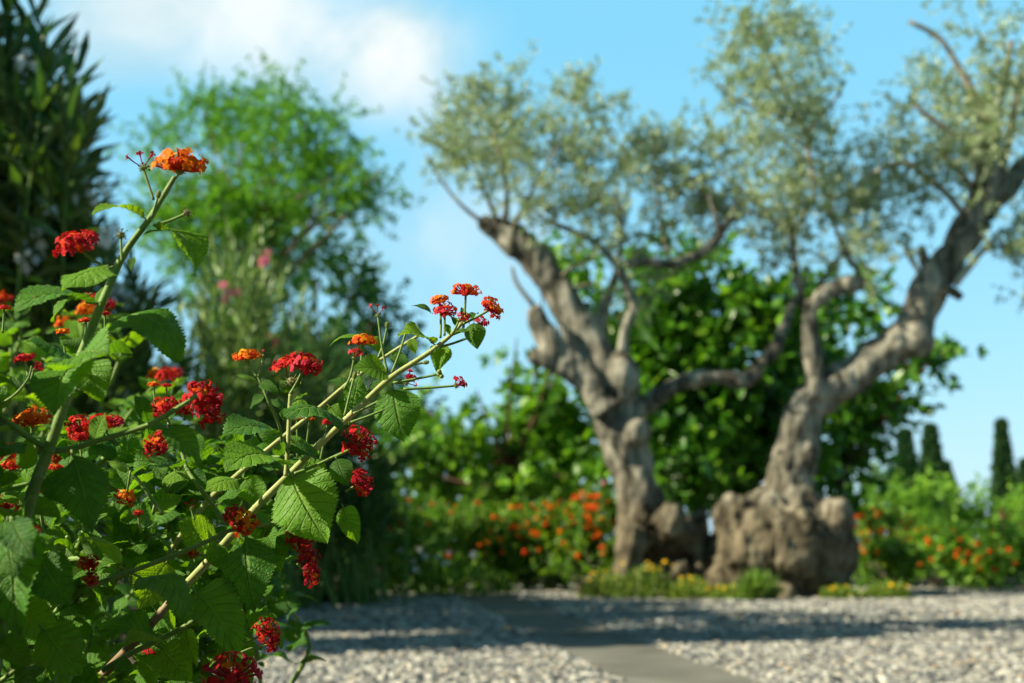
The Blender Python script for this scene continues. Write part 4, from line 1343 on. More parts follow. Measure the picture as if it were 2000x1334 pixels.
# flower heads -----------------------------------------------------
def head_mesh(style, seed):
    rd = random.Random(seed)
    mb = MB()
    rv = []
    mats = [MAT[k] for k in ('red', 'scarlet', 'orange', 'yellow', 'pinkred', 'calyx', 'spent', 'dry')]
    def floret(dirv, R, size, mi, tube_mi):
        n0 = len(mb.f)
        n = dirv.normalized()
        o = n.orthogonal().normalized(); q = n.cross(o)
        ph = rd.uniform(0, 6.28)
        base = Vector((n.x * .12, n.y * .12, n.z * .10 + .02)); c = n * R
        bend = base.lerp(c, .6) + Vector((0, 0, -.05 * R))
        mb.tube([base, bend, c], [.035, .038, .055], n=5, mi=tube_mi, sub=1, cap=False)
        tilt = Vector((rd.uniform(-.35, .35), rd.uniform(-.35, .35), rd.uniform(-.35, .35)))
        n2 = (n + tilt).normalized(); o = (o - n2 * o.dot(n2)).normalized(); q = n2.cross(o)
        nl = 5 if rd.random() < .5 else 4
        for k in range(nl):
            a = ph + 2 * pi * k / nl
            ln = size * rd.uniform(.8, 1.2); hwid = size * rd.uniform(.42, .58)
            r_ = o * cos(a) + q * sin(a); t_ = n2.cross(r_)
            cur = rd.uniform(-.22, .12)
            pts = [c + n2 * .01, c + r_ * ln * .45 + t_ * hwid * .75 + n2 * size * rd.uniform(-.02, .14), c + r_ * ln * .85 + t_ * hwid * .85 + n2 * size * (cur + rd.uniform(-.15, .15)),
                   c + r_ * ln + n2 * size * (cur + rd.uniform(-.1, .1)), c + r_ * ln * .85 - t_ * hwid * .85 + n2 * size * (cur + rd.uniform(-.15, .15)), c + r_ * ln * .45 - t_ * hwid * .75 + n2 * size * rd.uniform(-.02, .14), c + r_ * ln * .55 + n2 * size * .02]
            mb.add(pts, [(0, 1, 6), (1, 2, 6), (2, 3, 6), (3, 4, 6), (4, 5, 6), (5, 0, 6)], mi)
        rv.extend([rd.random()] * (len(mb.f) - n0))
    def extra(fn):
        n0 = len(mb.f); fn(); rv.extend([rd.random()] * (len(mb.f) - n0))
    if style in ('red', 'orange', 'mixed', 'scarlet', 'yellow'):
        n = 36
        tmax = 1.6 if style != 'orange' else 1.5
        for i in range(n):
            th = tmax * sqrt((i + .5) / n); a = i * 2.39996 + rd.uniform(-.2, .2)
            d = Vector((sin(th) * cos(a), sin(th) * sin(a), cos(th) * .85 + .05))
            R = rd.uniform(.70, 1.06) * (0.86 if th < .5 else 1)
            f = th / tmax
            if style == 'red': mi = (2 if rd.random() < .2 else 1) if f < .36 and rd.random() < .5 else (4 if rd.random() < .15 else (1 if rd.random() < .15 else 0))
            elif style == 'scarlet': mi = 1 if rd.random() < .6 else (2 if f < .5 and rd.random() < .4 else 0)
            elif style == 'orange': mi = 2 if rd.random() < .62 else (3 if f < .6 else 1)
            elif style == 'yellow': mi = 3 if rd.random() < .7 else 2
            else: mi = (3 if rd.random() < .25 else 2) if f < .5 else (2 if rd.random() < .3 else (1 if rd.random() < .6 else 0))
            floret(d, R, rd.uniform(.175, .245), mi, 4 if mi in (0, 4) else 1)
    elif style == 'sparse':
        for i in range(9):
            th = rd.uniform(.1, 1.5); a = rd.uniform(-1.4, 1.6)
            floret(Vector((sin(th) * cos(a), sin(th) * sin(a), cos(th))), rd.uniform(.7, 1.05), .25, rd.choice((0, 0, 4)), 4)
    elif style == 'last':
        for i in range(3):
            th = rd.uniform(.0, .8); a = rd.uniform(0, 6.28)
            floret(Vector((sin(th) * cos(a), sin(th) * sin(a), cos(th))), rd.uniform(.9, 1.2), .22, 4, 4)
    def recept():
        ns = 26 if style in ('spent', 'sparse', 'last') else 14
        rr = .24 if style != 'spent' else .42
        mi = 5 if style != 'spent' else 6
        mb.blob((0, 0, .02), (rr * .8, rr * .8, rr * .75), n=8, mi=mi)
        for i in range(ns):
            th = 2.2 * sqrt((i + .5) / ns) if style in ('spent', 'sparse', 'last') else rd.uniform(1.2, 1.9)
            a = i * 2.39996
            d = Vector((sin(th) * cos(a), sin(th) * sin(a), cos(th)))
            mb.tube([d * rr * .5, d * rr * rd.uniform(1.1, 1.5) + Vector((0, 0, .03))], [.045, .012], n=4, mi=mi, sub=1)
            if style in ('spent', 'last') and rd.random() < .35:
                mb.blob(d * rr * 1.5, .07, n=6, mi=7 if rd.random() < .6 else mi)
    if style == 'bud':
        def b_():
            mb.blob((0, 0, .3), (.27, .27, .5), n=10, mi=5)
            for i in range(40):
                z = -.1 + .85 * i / 40; r = .27 * sqrt(max(0.02, 1 - ((z - .3) / .52) ** 2)); a = i * 2.39996
                d = Vector((cos(a) * r, sin(a) * r, z))
                mb.tube([d * .9, d + Vector((cos(a) * .05, sin(a) * .05, .10))], [.055, .015], n=4, mi=5, sub=1)
        extra(b_)
    elif style == 'berry':
        def c_():
            mb.blob((0, 0, .1), (.3, .3, .3), n=8, mi=5)
            for i in range(3):
                a = i * 2.1
                mb.blob((cos(a) * .3, sin(a) * .3, .1 + .1 * i), .24, n=10, mi=5)
        extra(c_)
        extra(recept)
    else:
        extra(recept)
    me = mb.mesh('lantana_head', mats)
    me.polygons.foreach_set('use_smooth', [False] * len(me.polygons) if style not in ('bud', 'berry') else [True] * len(me.polygons))
    at = me.attributes.new('rnd', 'FLOAT', 'FACE'); at.data.foreach_set('value', np.array(rv, np.float32))
    return me


HEADS = {}
for st in ('red', 'orange', 'mixed', 'scarlet', 'yellow', 'sparse', 'last', 'spent', 'bud', 'berry'):
    HEADS[st] = [head_mesh(st, 100 + i * 7 + len(st)) for i in range(3 if st in ('red', 'mixed', 'orange', 'scarlet') else 2)]


def put_head(plant, x, y, wpx, D, style, ax=(0, -.25, 1), base=None, bdd=0.0, sq=1.0, rstalk=None):
    """flower head centred near photo pixel (x, y), facing ax, on a stalk that starts at pixel base"""
    wpx *= {'bud': 1.5, 'spent': 1.7, 'last': 1.45, 'berry': 1.6, 'sparse': 1.15}.get(style, 1.0)
    if style in ('red', 'mixed', 'scarlet', 'orange'): sq = sq * random.uniform(.68, .95)
    r = wpx * .5 * S(D) * .95
    A = Vector(ax).normalized()
    c = P(x, y, D) - A * r * (.42 if style not in ('bud', 'spent', 'last', 'berry') else .2)
    q = A.to_track_quat('Z', 'Y').to_matrix().to_4x4() @ Matrix.Rotation(random.uniform(0, 6.28), 4, 'Z')
    sc_ = Matrix.Diagonal((r, r, r * sq, 1))
    o = place('flower_head', random.choice(HEADS[style]), Matrix.Translation(c) @ q @ sc_, plant)
    if base is not None:
        Pb = P(base[0], base[1], D + bdd)
    else:
        Pb = c - A * .03 + Vector((random.gauss(0, .004), 0, -.012))
    mid = Pb.lerp(c, .55) - A * (c - Pb).length * .12 * (0 if base is None else 1)
    rs = rstalk or .00125
    mb = MB()
    mb.tube([Pb, mid, c], [rs * 1.15, rs, rs * .95], n=6, sub=4)
    me = mb.mesh('flower_stalk', [MAT['lstem']])
    st = bpy.data.objects.new('flower_stalk', me)
    COL.objects.link(st)
    st.parent = o
    st.matrix_parent_inverse = o.matrix_basis.inverted() @ Matrix.Translation(-wpos(plant))
    return o


def put_stem(plant, pts, D, mat='lstem', n=8, hair=True):
    """pts: (x, y, radius in px[, depth offset])"""
    mb = MB()
    ps = [P(e[0], e[1], D + (e[3] if len(e) > 3 else 0)) for e in pts]
    rs = [e[2] * S(D) for e in pts]
    mb.tube(ps, rs, n=n, sub=6, wob=.10, seed=random.random() * 9)
    for p, q in zip(ps[1:-1], rs[1:-1]):
        mb.blob(p, (q * 1.22, q * 1.22, q * 1.05), n=8)
    if hair:
        for i in range(len(ps) - 1):
            a, b = ps[i], ps[i + 1]
            m = int((b - a).length / .0013)
            for _ in range(min(m, 160)):
                t = random.random()
                p = a.lerp(b, t); r = rs[i] * (1 - t) + rs[i + 1] * t
                T = (b - a).normalized(); o = T.orthogonal().normalized(); q = T.cross(o)
                an = random.uniform(0, 6.28); d = o * cos(an) + q * sin(an)
                l_ = random.uniform(.0008, .0018)
                s = T * .00009
                e = p + d * (r * .9)
                mb.add([e - s, e + s, e + d * l_ + T * random.uniform(-.0006, .0006)], [(0, 1, 2)])
    return link('stem', mb.mesh('stem'), plant, MAT[mat])


D1 = 1.42       # plane of the sharp diagonal branch
D2 = 1.20       # tall stem, nearer

# ---- plant with the long pale diagonal branch
pa = thing('lantana_plant', (-.60, 1.46, 0), 'flowering lantana with one long pale stem slanting up to the right', 'lantana', 'foreground lantana plants')
put_stem(pa, [(-60, 1640, 11, .04), (80, 1450, 10, .03), (200, 1320, 9, .01), (292, 1222, 8.5), (345, 1160, 8.3)], D1, 'lbrown', 10, False)
put_stem(pa, [(340, 1166, 8.2), (420, 1082, 8), (500, 992, 7.6), (562, 930, 7.2), (622, 870, 6.8), (690, 806, 6.4), (758, 742, 5.8), (805, 710, 5.2), (850, 680, 4.8), (890, 645, 4.2), (915, 612, 3.4)], D1, 'lwood', 10)
put_stem(pa, [(270, 1170, 6, .14), (387, 1000, 6, .12), (467, 925, 5.5, .10), (545, 860, 5.2, .10), (616, 803, 4.8, .09), (687, 743, 4.2, .08), (764, 689, 3.6, .08), (818, 655, 3, .07)], D1, 'lwood', 8)
put_stem(pa, [(558, 930, 4.6), (562, 880, 4.5), (565, 810, 4.2), (567, 770, 3.6)], D1 - .01, 'lwood', 8)
put_stem(pa, [(350, 850, 3.6, .02), (364, 912, 4.2, .01), (392, 955, 4.5), (425, 1000, 4.8), (436, 1022, 4.8)], D1 - .04, 'lstem')
put_stem(pa, [(180, 1144, 5, -.02), (245, 1120, 4.8, -.02), (337, 1086, 4.6, -.02), (403, 1058, 4.4, -.02), (450, 1036, 4, -.01), (520, 1025, 3.8), (562, 1012, 3.4)], D1 - .05, 'lstem')
put_stem(pa, [(200, 1310, 5.5), (253, 1278, 5.3), (310, 1250, 5.2), (357, 1226, 5), (409, 1192, 5)], D1 - .04, 'lstem')
put_stem(pa, [(575, 925, 3.2), (610, 912, 3), (650, 893, 2.8), (690, 875, 2.4)], D1 - .01, 'lstem')
put_stem(pa, [(318, 1005, 4), (282, 954, 3.8), (255, 920, 3.4), (238, 905, 3)], D1 + .02, 'lstem')
put_stem(pa, [(550, 862, 3, .05), (545, 830, 2.9, .03), (525, 785, 2.8), (508, 745, 2.6), (497, 722, 2.2)], D1 + .04, 'lstem')

for a in ((850, 672, 778, 657, D1 - .01, 2, .38, -.02, 1.5), (872, 672, 856, 726, D1 + .01, 1, .6, 0, 1.3), (925, 626, 932, 682, D1 - .01, 1, .65, 0, 1.1), (845, 612, 803, 598, D1 + .02, 1, .3),
          (762, 728, 690, 722, D1 - .01, 1, .62, -.02, 1.35), (766, 750, 790, 864, D1 - .02, 1, .93, .0, 1.2), (684, 812, 705, 732, D1 + .02, 0, .8, .0, 1.05), (668, 818, 553, 817, D1 - .03, 2, .42, -.05, 1.35),
          (548, 848, 429, 856, D1 - .01, 2, .40, -.04, 1.4), (553, 900, 434, 921, D1 - .04, 2, .5, -.06, 1.35), (626, 897, 558, 878, D1 - .02, 2, .42, -.01, 1.25), (562, 918, 640, 1062, D1 - .03, 1, .8, -.03, 1.05),
          (655, 891, 680, 950, D1 - .03, 1, .8, .0, 1.2), (668, 985, 697, 1060, D1 - .01, 2, .5, .0, .9), (478, 1040, 504, 1193, D1 - .05, 2, .5, -.02, 1.0), (375, 1146, 463, 1276, D1 - .06, 2, .35, -.02, 1.1),
          (362, 1222, 384, 1300, D1 - .05, 2, .45, .0, .7), (602, 1012, 574, 972, D1, 1, .4, 0, 1.3), (552, 1013, 504, 994, D1, 1, .4), (290, 1030, 360, 1004, D1 - .03, 2, .3), (425, 1072, 345, 1020, D1 - .02, 1, .6, -.03, 1.25),
          (352, 912, 259, 929, D1 - .05, 2, .42, -.04, 1.35), (254, 920, 208, 900, D1, 1, .3), (366, 918, 316, 950, D1 - .04, 1, .45, -.02, 1.1), (368, 914, 402, 960, D1 - .03, 1, .5), (311, 1022, 233, 1010, D1, 1, .6, -.03, 1.5),
          (500, 742, 462, 733, D1 + .02, 1, .3), (503, 748, 545, 770, D1 + .02, 1, .5), (520, 770, 490, 800, D1 + .02, 1, .5), (566, 790, 600, 770, D1 + .03, 1, .3), (566, 800, 525, 780, D1 + .02, 1, .35),
          (470, 935, 395, 960, D1 + .03, 1, .5, -.03, 1.2), (475, 930, 520, 990, D1 + .05, 1, .7, .0, 1.2), (420, 985, 480, 960, D1 + .04, 1, .4), (265, 1120, 363, 1216, D1 - .10, 3, .05, -.02, 1.1), (330, 1090, 272, 1190, D1 - .02, 1, -.75, .0, 1.2),
          (405, 1060, 450, 1120, D1 - .01, 1, .7), (245, 1110, 148, 1060, D1 - .08, 3, .12, -.03, 1.0), (760, 690, 800, 720, D1 + .07, 1, .6), (715, 655, 645, 675, D1 + .05, 2, .2), (720, 655, 745, 690, D1 + .05, 1, .4), (690, 760, 640, 745, D1 + .09, 1, .4),
          (615, 810, 560, 790, D1 + .1, 1, .5), (640, 790, 680, 830, D1 + .1, 1, .6), (545, 865, 500, 835, D1 + .11, 1, .5), (800, 660, 812, 690, D1 + .06, 1, .6), (312, 1245, 240, 1260, D1 - .05, 2, .5, -.04, 1.2), (315, 1240, 190, 1228, D1 + .0, 1, .55, -.04, 1.0),
          (345, 1230, 305, 1195, D1 + .02, 1, .5, -.02, 1.1), (410, 1190, 440, 1250, D1, 1, .7), (420, 1190, 485, 1230, D1 + .03, 1, .6), (250, 1280, 230, 1334, D1 - .06, 1, .7), (310, 1260, 370, 1330, D1 - .04, 2, .6, 0, 1.3), (290, 1270, 300, 1350, D1 - .02, 1, .6), (700, 880, 725, 870, D1, 1, .4), (885, 650, 915, 648, D1 - .01, 1, .4, 0, .9), (880, 655, 868, 630, D1, 1, .3, 0, .8), (905, 630, 935, 612, D1, 1, .5, 0, .8), (860, 672, 838, 690, D1, 1, .5), (897, 640, 880, 618, D1 + .01, 1, .5, 0, .8), (910, 625, 900, 600, D1 + .01, 0, .5, 0, .8), (565, 768, 545, 742, D1, 1, .6, 0, 1.1), (568, 765, 590, 745, D1, 1, .6, 0, 1.1), (756, 742, 720, 760, D1 + .02, 1, .6), (690, 806, 660, 780, D1 + .03, 1, .5, 0, 1.2), (622, 868, 590, 905, D1 + .02, 1, .6, 0, 1.2),
          (565, 1010, 592, 1050, D1 + .02, 1, .5), (590, 880, 560, 850, D1 + .05, 1, .5), (600, 900, 640, 940, D1 + .05, 1, .6), (500, 1010, 470, 1060, D1 + .05, 1, .7), (440, 1060, 410, 1120, D1 + .05, 1, .7, 0, 1.2), (520, 1040, 545, 1120, D1 + .06, 1, .7, 0, 1.2), (360, 1140, 330, 1200, D1 + .05, 1, .7, 0, 1.2)):
    put_leaf(pa, *a)

U = (0, -.2, 1)
for a in ((910, 562, 66, D1, 'mixed', (0.02, -.2, 1), (905, 640)), (966, 598, 62, D1 - .02, 'mixed', (.75, -.45, .5), (905, 632)), (857, 582, 46, D1 + .02, 'orange', (-.2, -.3, 1), (860, 660)), (870, 600, 56, D1 + .01, 'red', (.1, -.5, .8), (868, 655)),
          (900, 618, 40, D1 - .02, 'sparse', (.3, -.5, .6), (885, 650)), (944, 632, 42, D1, 'sparse', (.8, -.3, .2), (880, 655)), (925, 655, 30, D1, 'spent', (.6, -.2, .3), (858, 678)),
          (900, 752, 44, D1 - .02, 'sparse', (.95, -.2, .1), (788, 760)), (802, 748, 46, D1 + .02, 'sparse', (.8, -.4, -.1), (775, 748)), (738, 612, 32, D1 - .02, 'last', U, (757, 728)), (756, 637, 20, D1 + .01, 'bud', U, (738, 700)),
          (795, 640, 24, D1, 'bud', (.15, 0, 1), (765, 728)), (830, 708, 20, D1 + .01, 'bud', (1, 0, .15), (790, 715)), (860, 730, 26, D1 - .01, 'berry', (.9, -.2, .2), (768, 748)), (692, 735, 22, D1 - .02, 'bud', (.25, 0, 1), (673, 812)), (755, 775, 20, D1 - .01, 'bud', (.8, 0, .5), (690, 808)), (755, 798, 20, D1 - .02, 'bud', (.8, 0, .4), (685, 825)),
          (709, 661, 58, D1 + .03, 'orange', (0, -.12, 1), (700, 730)), (690, 690, 40, D1 + .02, 'sparse', (-.2, -.3, 1), (672, 760)), (553, 702, 64, D1 + .01, 'scarlet', (-.4, -.3, .9), (560, 760)), (598, 705, 78, D1 - .01, 'red', (.35, -.4, .85), (566, 770)), (570, 740, 40, D1, 'spent', U, (566, 775)),
          (482, 690, 62, D1 + .03, 'orange', (-.1, -.12, 1), (502, 735)), (515, 690, 16, D1 + .03, 'last', U, (505, 735)), (706, 862, 78, D1 - .02, 'red', (.45, -.7, .3), (655, 893)), (712, 940, 64, D1 - .01, 'red', (.75, -.5, .3), (675, 960)),
          (452, 1000, 50, D1 - .06, 'red', (-.2, -.6, .6), (428, 1010)), (478, 1015, 72, D1 - .07, 'mixed', (.5, -.65, .5), (430, 1020)), (375, 1080, 24, D1 - .06, 'red', (0, -1, .2), (400, 1085)), (374, 990, 24, D1 - .05, 'last', U, (380, 1015)),
          (590, 1050, 66, D1 + .06, 'red', (.4, -.6, .5), (560, 1020)), (606, 1085, 56, D1 + .05, 'red', (.6, -.6, .3), (575, 1060)), (614, 1118, 56, D1 + .03, 'red', (.9, -.4, .1), (580, 1100)), (525, 1230, 60, D1 - .0, 'red', (.5, -.7, .4), (440, 1275)), (537, 1260, 40, D1 - .0, 'red', (.9, -.4, -.2), (470, 1275)),
          (452, 1315, 118, D1 - .16, 'red', (.1, -.75, .6), (400, 1400)), (562, 985, 36, D1 + .08, 'red', (.1, -.5, .6), (550, 1010)), (605, 815, 24, D1 + .12, 'orange', U, None), (640, 822, 26, D1 + .12, 'red', U, None), (580, 815, 20, D1 + .12, 'orange', U, None)):
    put_head(pa, *a)

# ---- tall nearer plant
pb_ = thing('lantana_plant', (-.50, 1.22, 0), 'tall dark stemmed lantana topped by an orange head', 'lantana', 'foreground lantana plants')
put_stem(pb_, [(-80, 1700, 15, .03), (-10, 1300, 14, .02), (25, 1120, 13), (52, 1000, 12.5), (75, 930, 12), (95, 880, 11.5), (125, 790, 10), (160, 690, 9), (200, 590, 8.2), (240, 500, 7.4), (290, 430, 6.2), (322, 378, 5.5), (342, 345, 4.8)], D2, 'lstem', 10)
put_stem(pb_, [(95, 882, 7), (140, 876, 6), (200, 858, 5.6), (290, 830, 5.2), (350, 795, 4.6), (385, 772, 4)], D2 + .01, 'lstem')
put_stem(pb_, [(92, 878, 6.5), (50, 850, 6), (0, 812, 5.6), (-50, 780, 5)], D2 + .01, 'lstem')
put_stem(pb_, [(0, 790, 3, .04), (30, 770, 2.8, .04), (55, 740, 2.6, .04), (62, 715, 2.2, .04)], D2, 'lstem')
for a in ((290, 426, 177, 420, D2, 2, .30, -.03, 1.15), (303, 438, 378, 540, D2, 3, .10, -.01, .95), (278, 460, 312, 452, D2, 1, .3), (262, 500, 258, 530, D2 - .01, 1, .4), (190, 590, 24, 612, D2 - .01, 2, .38, -.05, 1.3), (220, 520, 122, 568, D2 - .03, 1, .45, -.04, 1.25),
          (178, 572, 103, 629, D2, 2, .2, -.01, .9), (188, 600, 202, 560, D2 + .02, 1, .4), (212, 622, 354, 704, D2, 3, .24, -.03, 1.05), (143, 706, 112, 810, D2 - .04, 1, .72, -.05, 1.15), (150, 706, 52, 668, D2 - .02, 1, .5, -.04, 1.3), (150, 706, 216, 690, D2 - .05, 1, .55, -.06, 1.3), (172, 696, 196, 788, D2, 2, .35, -.01, 1.2), (160, 690, 118, 660, D2 + .02, 1, .5, 0, 1.2), (178, 690, 260, 690, D2 + .02, 2, -.25, .03, 1.3),
          (140, 880, 186, 1040, D2 - .01, 2, .3, -.02, .8), (52, 922, 50, 856, D2 + .03, 0, .9, 0, 1.1), (85, 925, 155, 985, D2 - .01, 1, .55, 0, 1.2), (40, 930, -20, 960, D2, 1, .5), (183, 864, 208, 808, D2 + .02, 1, .7, 0, 1.2), (215, 850, 252, 838, D2 + .03, 1, .5), (291, 828, 264, 772, D2 + .01, 2, .4, 0, .8), (315, 830, 386, 914, D2 + .01, 2, .35, 0, .75), (330, 812, 355, 790, D2 + .03, 1, .4),
          (60, 870, -40, 890, D2 - .02, 1, .4, -.02, 1.1), (30, 835, -30, 870, D2 + .01, 2, .3, 0, 1), (20, 800, -40, 745, D2 + .05, 1, .5), (36, 775, 20, 735, D2 + .05, 1, .4), (45, 1010, -20, 995, D2 - .03, 1, .3, -.03, 1), (22, 1010, 64, 1095, D2 - .13, 1, .8, -.02, 1.0), (15, 1010, -20, 1120, D2 - .12, 1, .8, -.01, 1.2), (45, 1010, 68, 965, D2 - .1, 2, .2, 0, .7),
          (35, 1012, 46, 1240, D2 - .08, 1, .9, -.03, .95), (20, 1010, 28, 1130, D2 - .10, 1, .9, -.02, 1.2), (78, 1222, 160, 1320, D2 - .02, 1, .6, -.02, 1.0), (0, 1240, 60, 1300, D2 - .03, 1, .6), (20, 1350, 90, 1300, D2 + .02, 1, .5, 0, 1.1), (100, 1345, 170, 1290, D2 + .06, 1, .5, 0, 1.1), (60, 1120, 10, 1200, D2 + .02, 1, .6), (70, 1080, 140, 1180, D2 + .02, 1, .7, 0, 1.2), (55, 985, 120, 1010, D2 + .02, 1, .5), (30, 1180, 120, 1250, D2 + .03, 1, .7, 0, 1.2), (-10, 1200, -40, 1300, D2, 1, .7)):
    put_leaf(pb_, *a)
for a in ((352, 312, 118, D2, 'orange', (.05, -.2, 1), (338, 350), 0.0, 1.15), (278, 322, 50, D2 + .02, 'last', (-.3, -.1, 1), (300, 390)), (147, 468, 98, D2, 'red', (-.25, -.45, .8), (225, 526)), (236, 455, 30, D2 - .01, 'spent', U, (238, 510)), (368, 414, 30, D2 - .01, 'spent', (.7, -.1, .5), (300, 440)), (309, 382, 26, D2 - .01, 'bud', (.2, 0, 1), (296, 424)),
          (398, 768, 92, D2 + .08, 'red', (.3, -.6, .7), (375, 790)), (410, 800, 70, D2 + .09, 'red', (.5, -.7, .2), (385, 800)), (318, 790, 70, D2 + .08, 'red', (-.2, -.5, .8), (330, 830)), (360, 790, 50, D2 + .09, 'red', (.0, -.6, .6), (360, 820)), (206, 816, 76, D2 + .12, 'red', (0, -.3, 1), (210, 860)), (305, 862, 72, D2 + .10, 'red', (-.3, -.6, .5), (330, 900)),
          (62, 812, 82, D2 + .04, 'orange', (0, -.25, 1), (60, 860)), (48, 694, 46, D2 + .06, 'red', (-.1, -.3, 1), (55, 735)), (68, 716, 34, D2 + .05, 'sparse', (.3, -.3, .8), (60, 745))):
    put_head(pb_, *a)


for a in ((20, 906, 44, 1.38, 'scarlet', U, (-10, 960)), (108, 909, 36, 1.40, 'scarlet', U, (115, 960)), (78, 986, 40, 1.40, 'scarlet', U, (85, 1040)), (246, 968, 46, 1.36, 'mixed', (.2, -.6, .6), (255, 920)), (166, 946, 50, 1.42, 'yellow', U, (170, 1000)),
          (156, 850, 42, 1.42, 'red', U, (160, 900)), (124, 645, 32, 1.42, 'orange', U, (128, 700)), (168, 622, 32, 1.42, 'scarlet', U, (165, 680)), (8, 598, 28, 1.42, 'scarlet', U, (5, 650)), (205, 610, 24, 1.45, 'red', U, (205, 660)), (172, 1095, 46, 1.34, 'scarlet', (0, -.6, .6), (170, 1150)), (176, 1130, 36, 1.34, 'red', (0, -.9, .2), (170, 1150)),
          (300, 748, 28, 1.5, 'orange', U, (305, 800)), (325, 750, 24, 1.5, 'scarlet', U, (325, 800)), (270, 1000, 24, 1.38, 'red', U, (275, 1040)), (12, 985, 34, 1.36, 'scarlet', U, (10, 1040))):
    put_head(pb_, *a)


# ---- lantana behind: shoots filling the mass
def shoot(plant, base, tip, nl, size, mat, leaves_as_parts, extra, head=None, hsize=.016):
    axis = (tip - base)
    ln = axis.length
    axis.normalize()
    mid = base.lerp(tip, .5) + Vector((random.gauss(0, .03), random.gauss(0, .03), random.gauss(0, .02)))
    mb = MB()
    mb.tube([base, mid, tip], [.0045, .0034, .002], n=6, sub=5)
    link('stem', mb.mesh('stem'), plant, MAT[mat])
    o = axis.orthogonal().normalized(); q = axis.cross(o)
    ph = random.uniform(0, 3)
    for i in range(nl):
        f = .25 + .75 * (i + .5) / nl
        p = base * (1 - f) ** 2 + mid * 2 * f * (1 - f) + tip * f * f
        for k in (0, 1):
            a = ph + (i % 2) * 1.57 + k * 3.1416
            r = o * cos(a) + q * sin(a)
            d = (axis * .45 + r + Vector((0, 0, random.uniform(-.5, .1)))).normalized()
            s = size * random.uniform(.75, 1.2) * (1 - .35 * f)
            key = (random.choice((1, 1, 2, 2, 3)), random.randint(0, 1), random.randint(0, 2))
            me, m = leaf_matrix(key, p, p + d * s, Vector((random.gauss(-.15, .3), random.gauss(-.3, .3), 1)), random.uniform(.95, 1.2))
            if len(leaves_as_parts) < 95:
                leaves_as_parts.append(place('leaf', me, m, plant))
            else:
                extra.append((me, m))
    if head:
        A = (axis + Vector((0, -.4, .6))).normalized()
        hm = place('flower_head', random.choice(HEADS[head]), Matrix.Translation(tip + A * .01) @ A.to_track_quat('Z', 'Y').to_matrix().to_4x4() @ Matrix.Scale(hsize, 4), plant)
        st = MB(); st.tube([tip, tip + A * .012], [.0014, .0012], n=5, sub=2)
        so = bpy.data.objects.new('flower_stalk', st.mesh('flower_stalk', [MAT['lstem']])); COL.objects.link(so)
        so.parent = hm
        so.matrix_parent_inverse = hm.matrix_basis.inverted() @ Matrix.Translation(-wpos(plant))


def merge_leaves(plant, extra):
    if not extra: return
    V, Fv, ml, uvs, off = [], [], [], [], 0
    cache = {}
    for me, m in extra:
        if me.name not in cache:
            n = len(me.vertices); co = np.empty(n * 3); me.vertices.foreach_get('co', co)
            lt = np.empty(len(me.polygons), np.int32); me.polygons.foreach_get('loop_total', lt)
            mi = np.empty(len(me.polygons), np.int32); me.polygons.foreach_get('material_index', mi)
            li = np.empty(len(me.loops), np.int32); me.loops.foreach_get('vertex_index', li)
            uv = np.empty(len(me.loops) * 2, np.float32); me.uv_layers[0].data.foreach_get('uv', uv)
            cache[me.name] = (co.reshape(-1, 3), lt, mi, li, uv)
        co, lt, mi, li, uv = cache[me.name]
        R_ = np.array(m.to_3x3()); t_ = np.array(m.translation)
        V.append(co @ R_.T + t_); Fv.append(li + off); ml.append((lt, mi)); uvs.append(uv)
        off += len(co)
    V = np.concatenate(V); loops = np.concatenate(Fv); lt = np.concatenate([a for a, b in ml]); mi = np.concatenate([b for a, b in ml]); uv = np.concatenate(uvs)
    me = bpy.data.meshes.new('foliage')
    me.vertices.add(len(V)); me.vertices.foreach_set('co', V.ravel())
    me.loops.add(len(loops)); me.loops.foreach_set('vertex_index', loops.astype(np.int32))
    me.polygons.add(len(lt))
    me.polygons.foreach_set('loop_start', np.concatenate(([0], np.cumsum(lt)[:-1])).astype(np.int32))
    me.polygons.foreach_set('loop_total', lt)
    me.materials.append(MAT['lleaf']); me.materials.append(MAT['lstem'])
    me.polygons.foreach_set('material_index', mi)
    me.polygons.foreach_set('use_smooth', [True] * len(lt))
    me.update(calc_edges=True)
    ul = me.uv_layers.new(name='UVMap'); ul.data.foreach_set('uv', uv)
    o = link('foliage', me, plant)
    tag(o, kind='stuff')


def mass(label, root, spots, size, hs):
    pl = thing('lantana_plant', root, label, 'lantana', 'foreground lantana plants')
    parts, extra = [], []
    for (bx, by, tx, ty, D, nl, head) in spots:
        shoot(pl, P(bx, by, D + .05), P(tx, ty, D), nl, size, 'lstem', parts, extra, head, hs)
    merge_leaves(pl, extra)
    return pl


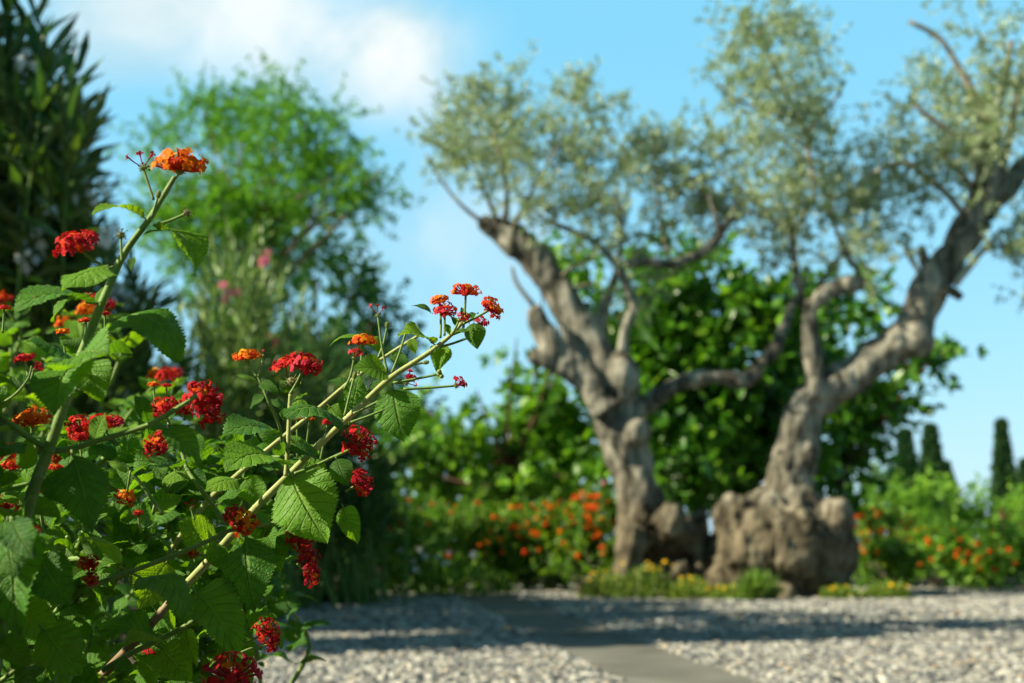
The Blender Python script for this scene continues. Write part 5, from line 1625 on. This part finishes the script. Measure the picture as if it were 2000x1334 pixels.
# nearer mass just behind the sharp branches
sp = []
for (x, y, h) in ((110, 905, 'scarlet'), (245, 970, 'mixed'), (165, 950, 'yellow'), (80, 988, 'scarlet'), (20, 908, 'scarlet'), (155, 852, 'red'), (300, 960, None), (380, 880, None), (430, 900, None), (340, 1010, None), (260, 1040, None), (450, 1110, None), (400, 1160, None),
                  (330, 1130, None), (200, 1080, None), (170, 1110, 'mixed'), (120, 1160, None), (240, 1190, None), (300, 1290, 'red'), (180, 1240, None), (90, 1290, None), (420, 1230, None), (350, 1320, 'red'), (230, 1310, None), (480, 1170, None), (500, 1080, None), (540, 1000, None), (460, 860, None), (40, 1080, None), (10, 1000, 'mixed'), (510, 900, None), (280, 880, None), (400, 1030, None), (530, 1150, None), (130, 1060, None)):
    sp.append((x - random.uniform(10, 90), y + random.uniform(90, 170), x, y, D1 + random.uniform(.10, .34), 5, h))
    sp.append((x + random.uniform(-60, 20), y + random.uniform(70, 130), x + random.uniform(-70, 70), y + random.uniform(-20, 70), D1 + random.uniform(.03, .3), 4, None))
mass('mid lantana filling the dark gaps under the sharp pale branch', (-.62, 1.66, 0), [q for q in sp if q[2] < 590 or q[3] > 1000] + [(x - 30, y + 130, x, y, 1.33 + random.uniform(0, .12), 5, None) for x, y in ((5, 1250), (30, 1310), (80, 1335), (140, 1330), (10, 1350), (60, 1290), (200, 1345), (120, 1290), (270, 1340))], .050, .0165)
# further, softly blurred
sp = []
for (x, y, h) in ((125, 645, 'orange'), (167, 622, 'orange'), (180, 600, 'red'), (208, 612, 'red'), (8, 598, 'scarlet'), (305, 748, 'orange'), (325, 750, 'scarlet'), (340, 745, 'red'), (80, 700, None), (20, 680, None), (250, 800, None), (160, 760, None), (60, 780, None), (330, 820, None), (420, 860, None), (480, 880, None),
                  (100, 850, 'scarlet'), (180, 985, 'scarlet'), (125, 975, 'scarlet'), (30, 940, 'mixed'), (200, 900, None), (260, 930, 'orange'), (370, 950, None), (440, 980, None), (520, 1000, None), (560, 1080, None), (500, 1130, None), (560, 1180, None), (420, 1110, None), (320, 1100, None), (200, 1100, 'red'), (100, 1140, None), (60, 1040, 'scarlet'), (300, 1230, None), (440, 1260, None), (10, 1180, None), (150, 1290, None)):
    sp.append((x - random.uniform(-20, 60), y + random.uniform(110, 200), x, y, D1 + random.uniform(.55, 1.1), 4, h))
mass('blurred lantana furthest back, with small orange heads in shade', (-.85, 2.25, 0), sp, .066, .0175)
# out of the frame to the left: the rest of the bush, which shades the tall stem
sp = []
for i in range(46):
    x, y = random.uniform(-500, -110), random.uniform(620, 1300)
    sp.append((x - random.uniform(10, 60), y + random.uniform(120, 200), x, y, 1.13 + random.uniform(-.10, .16), 5, random.choice((None, 'red', 'orange'))))
mass('lantana cut by the left edge, mostly outside the frame', (-.78, 1.18, 0), sp, .066, .0165)

print('LEAF COUNTS', na, nb, cnt)
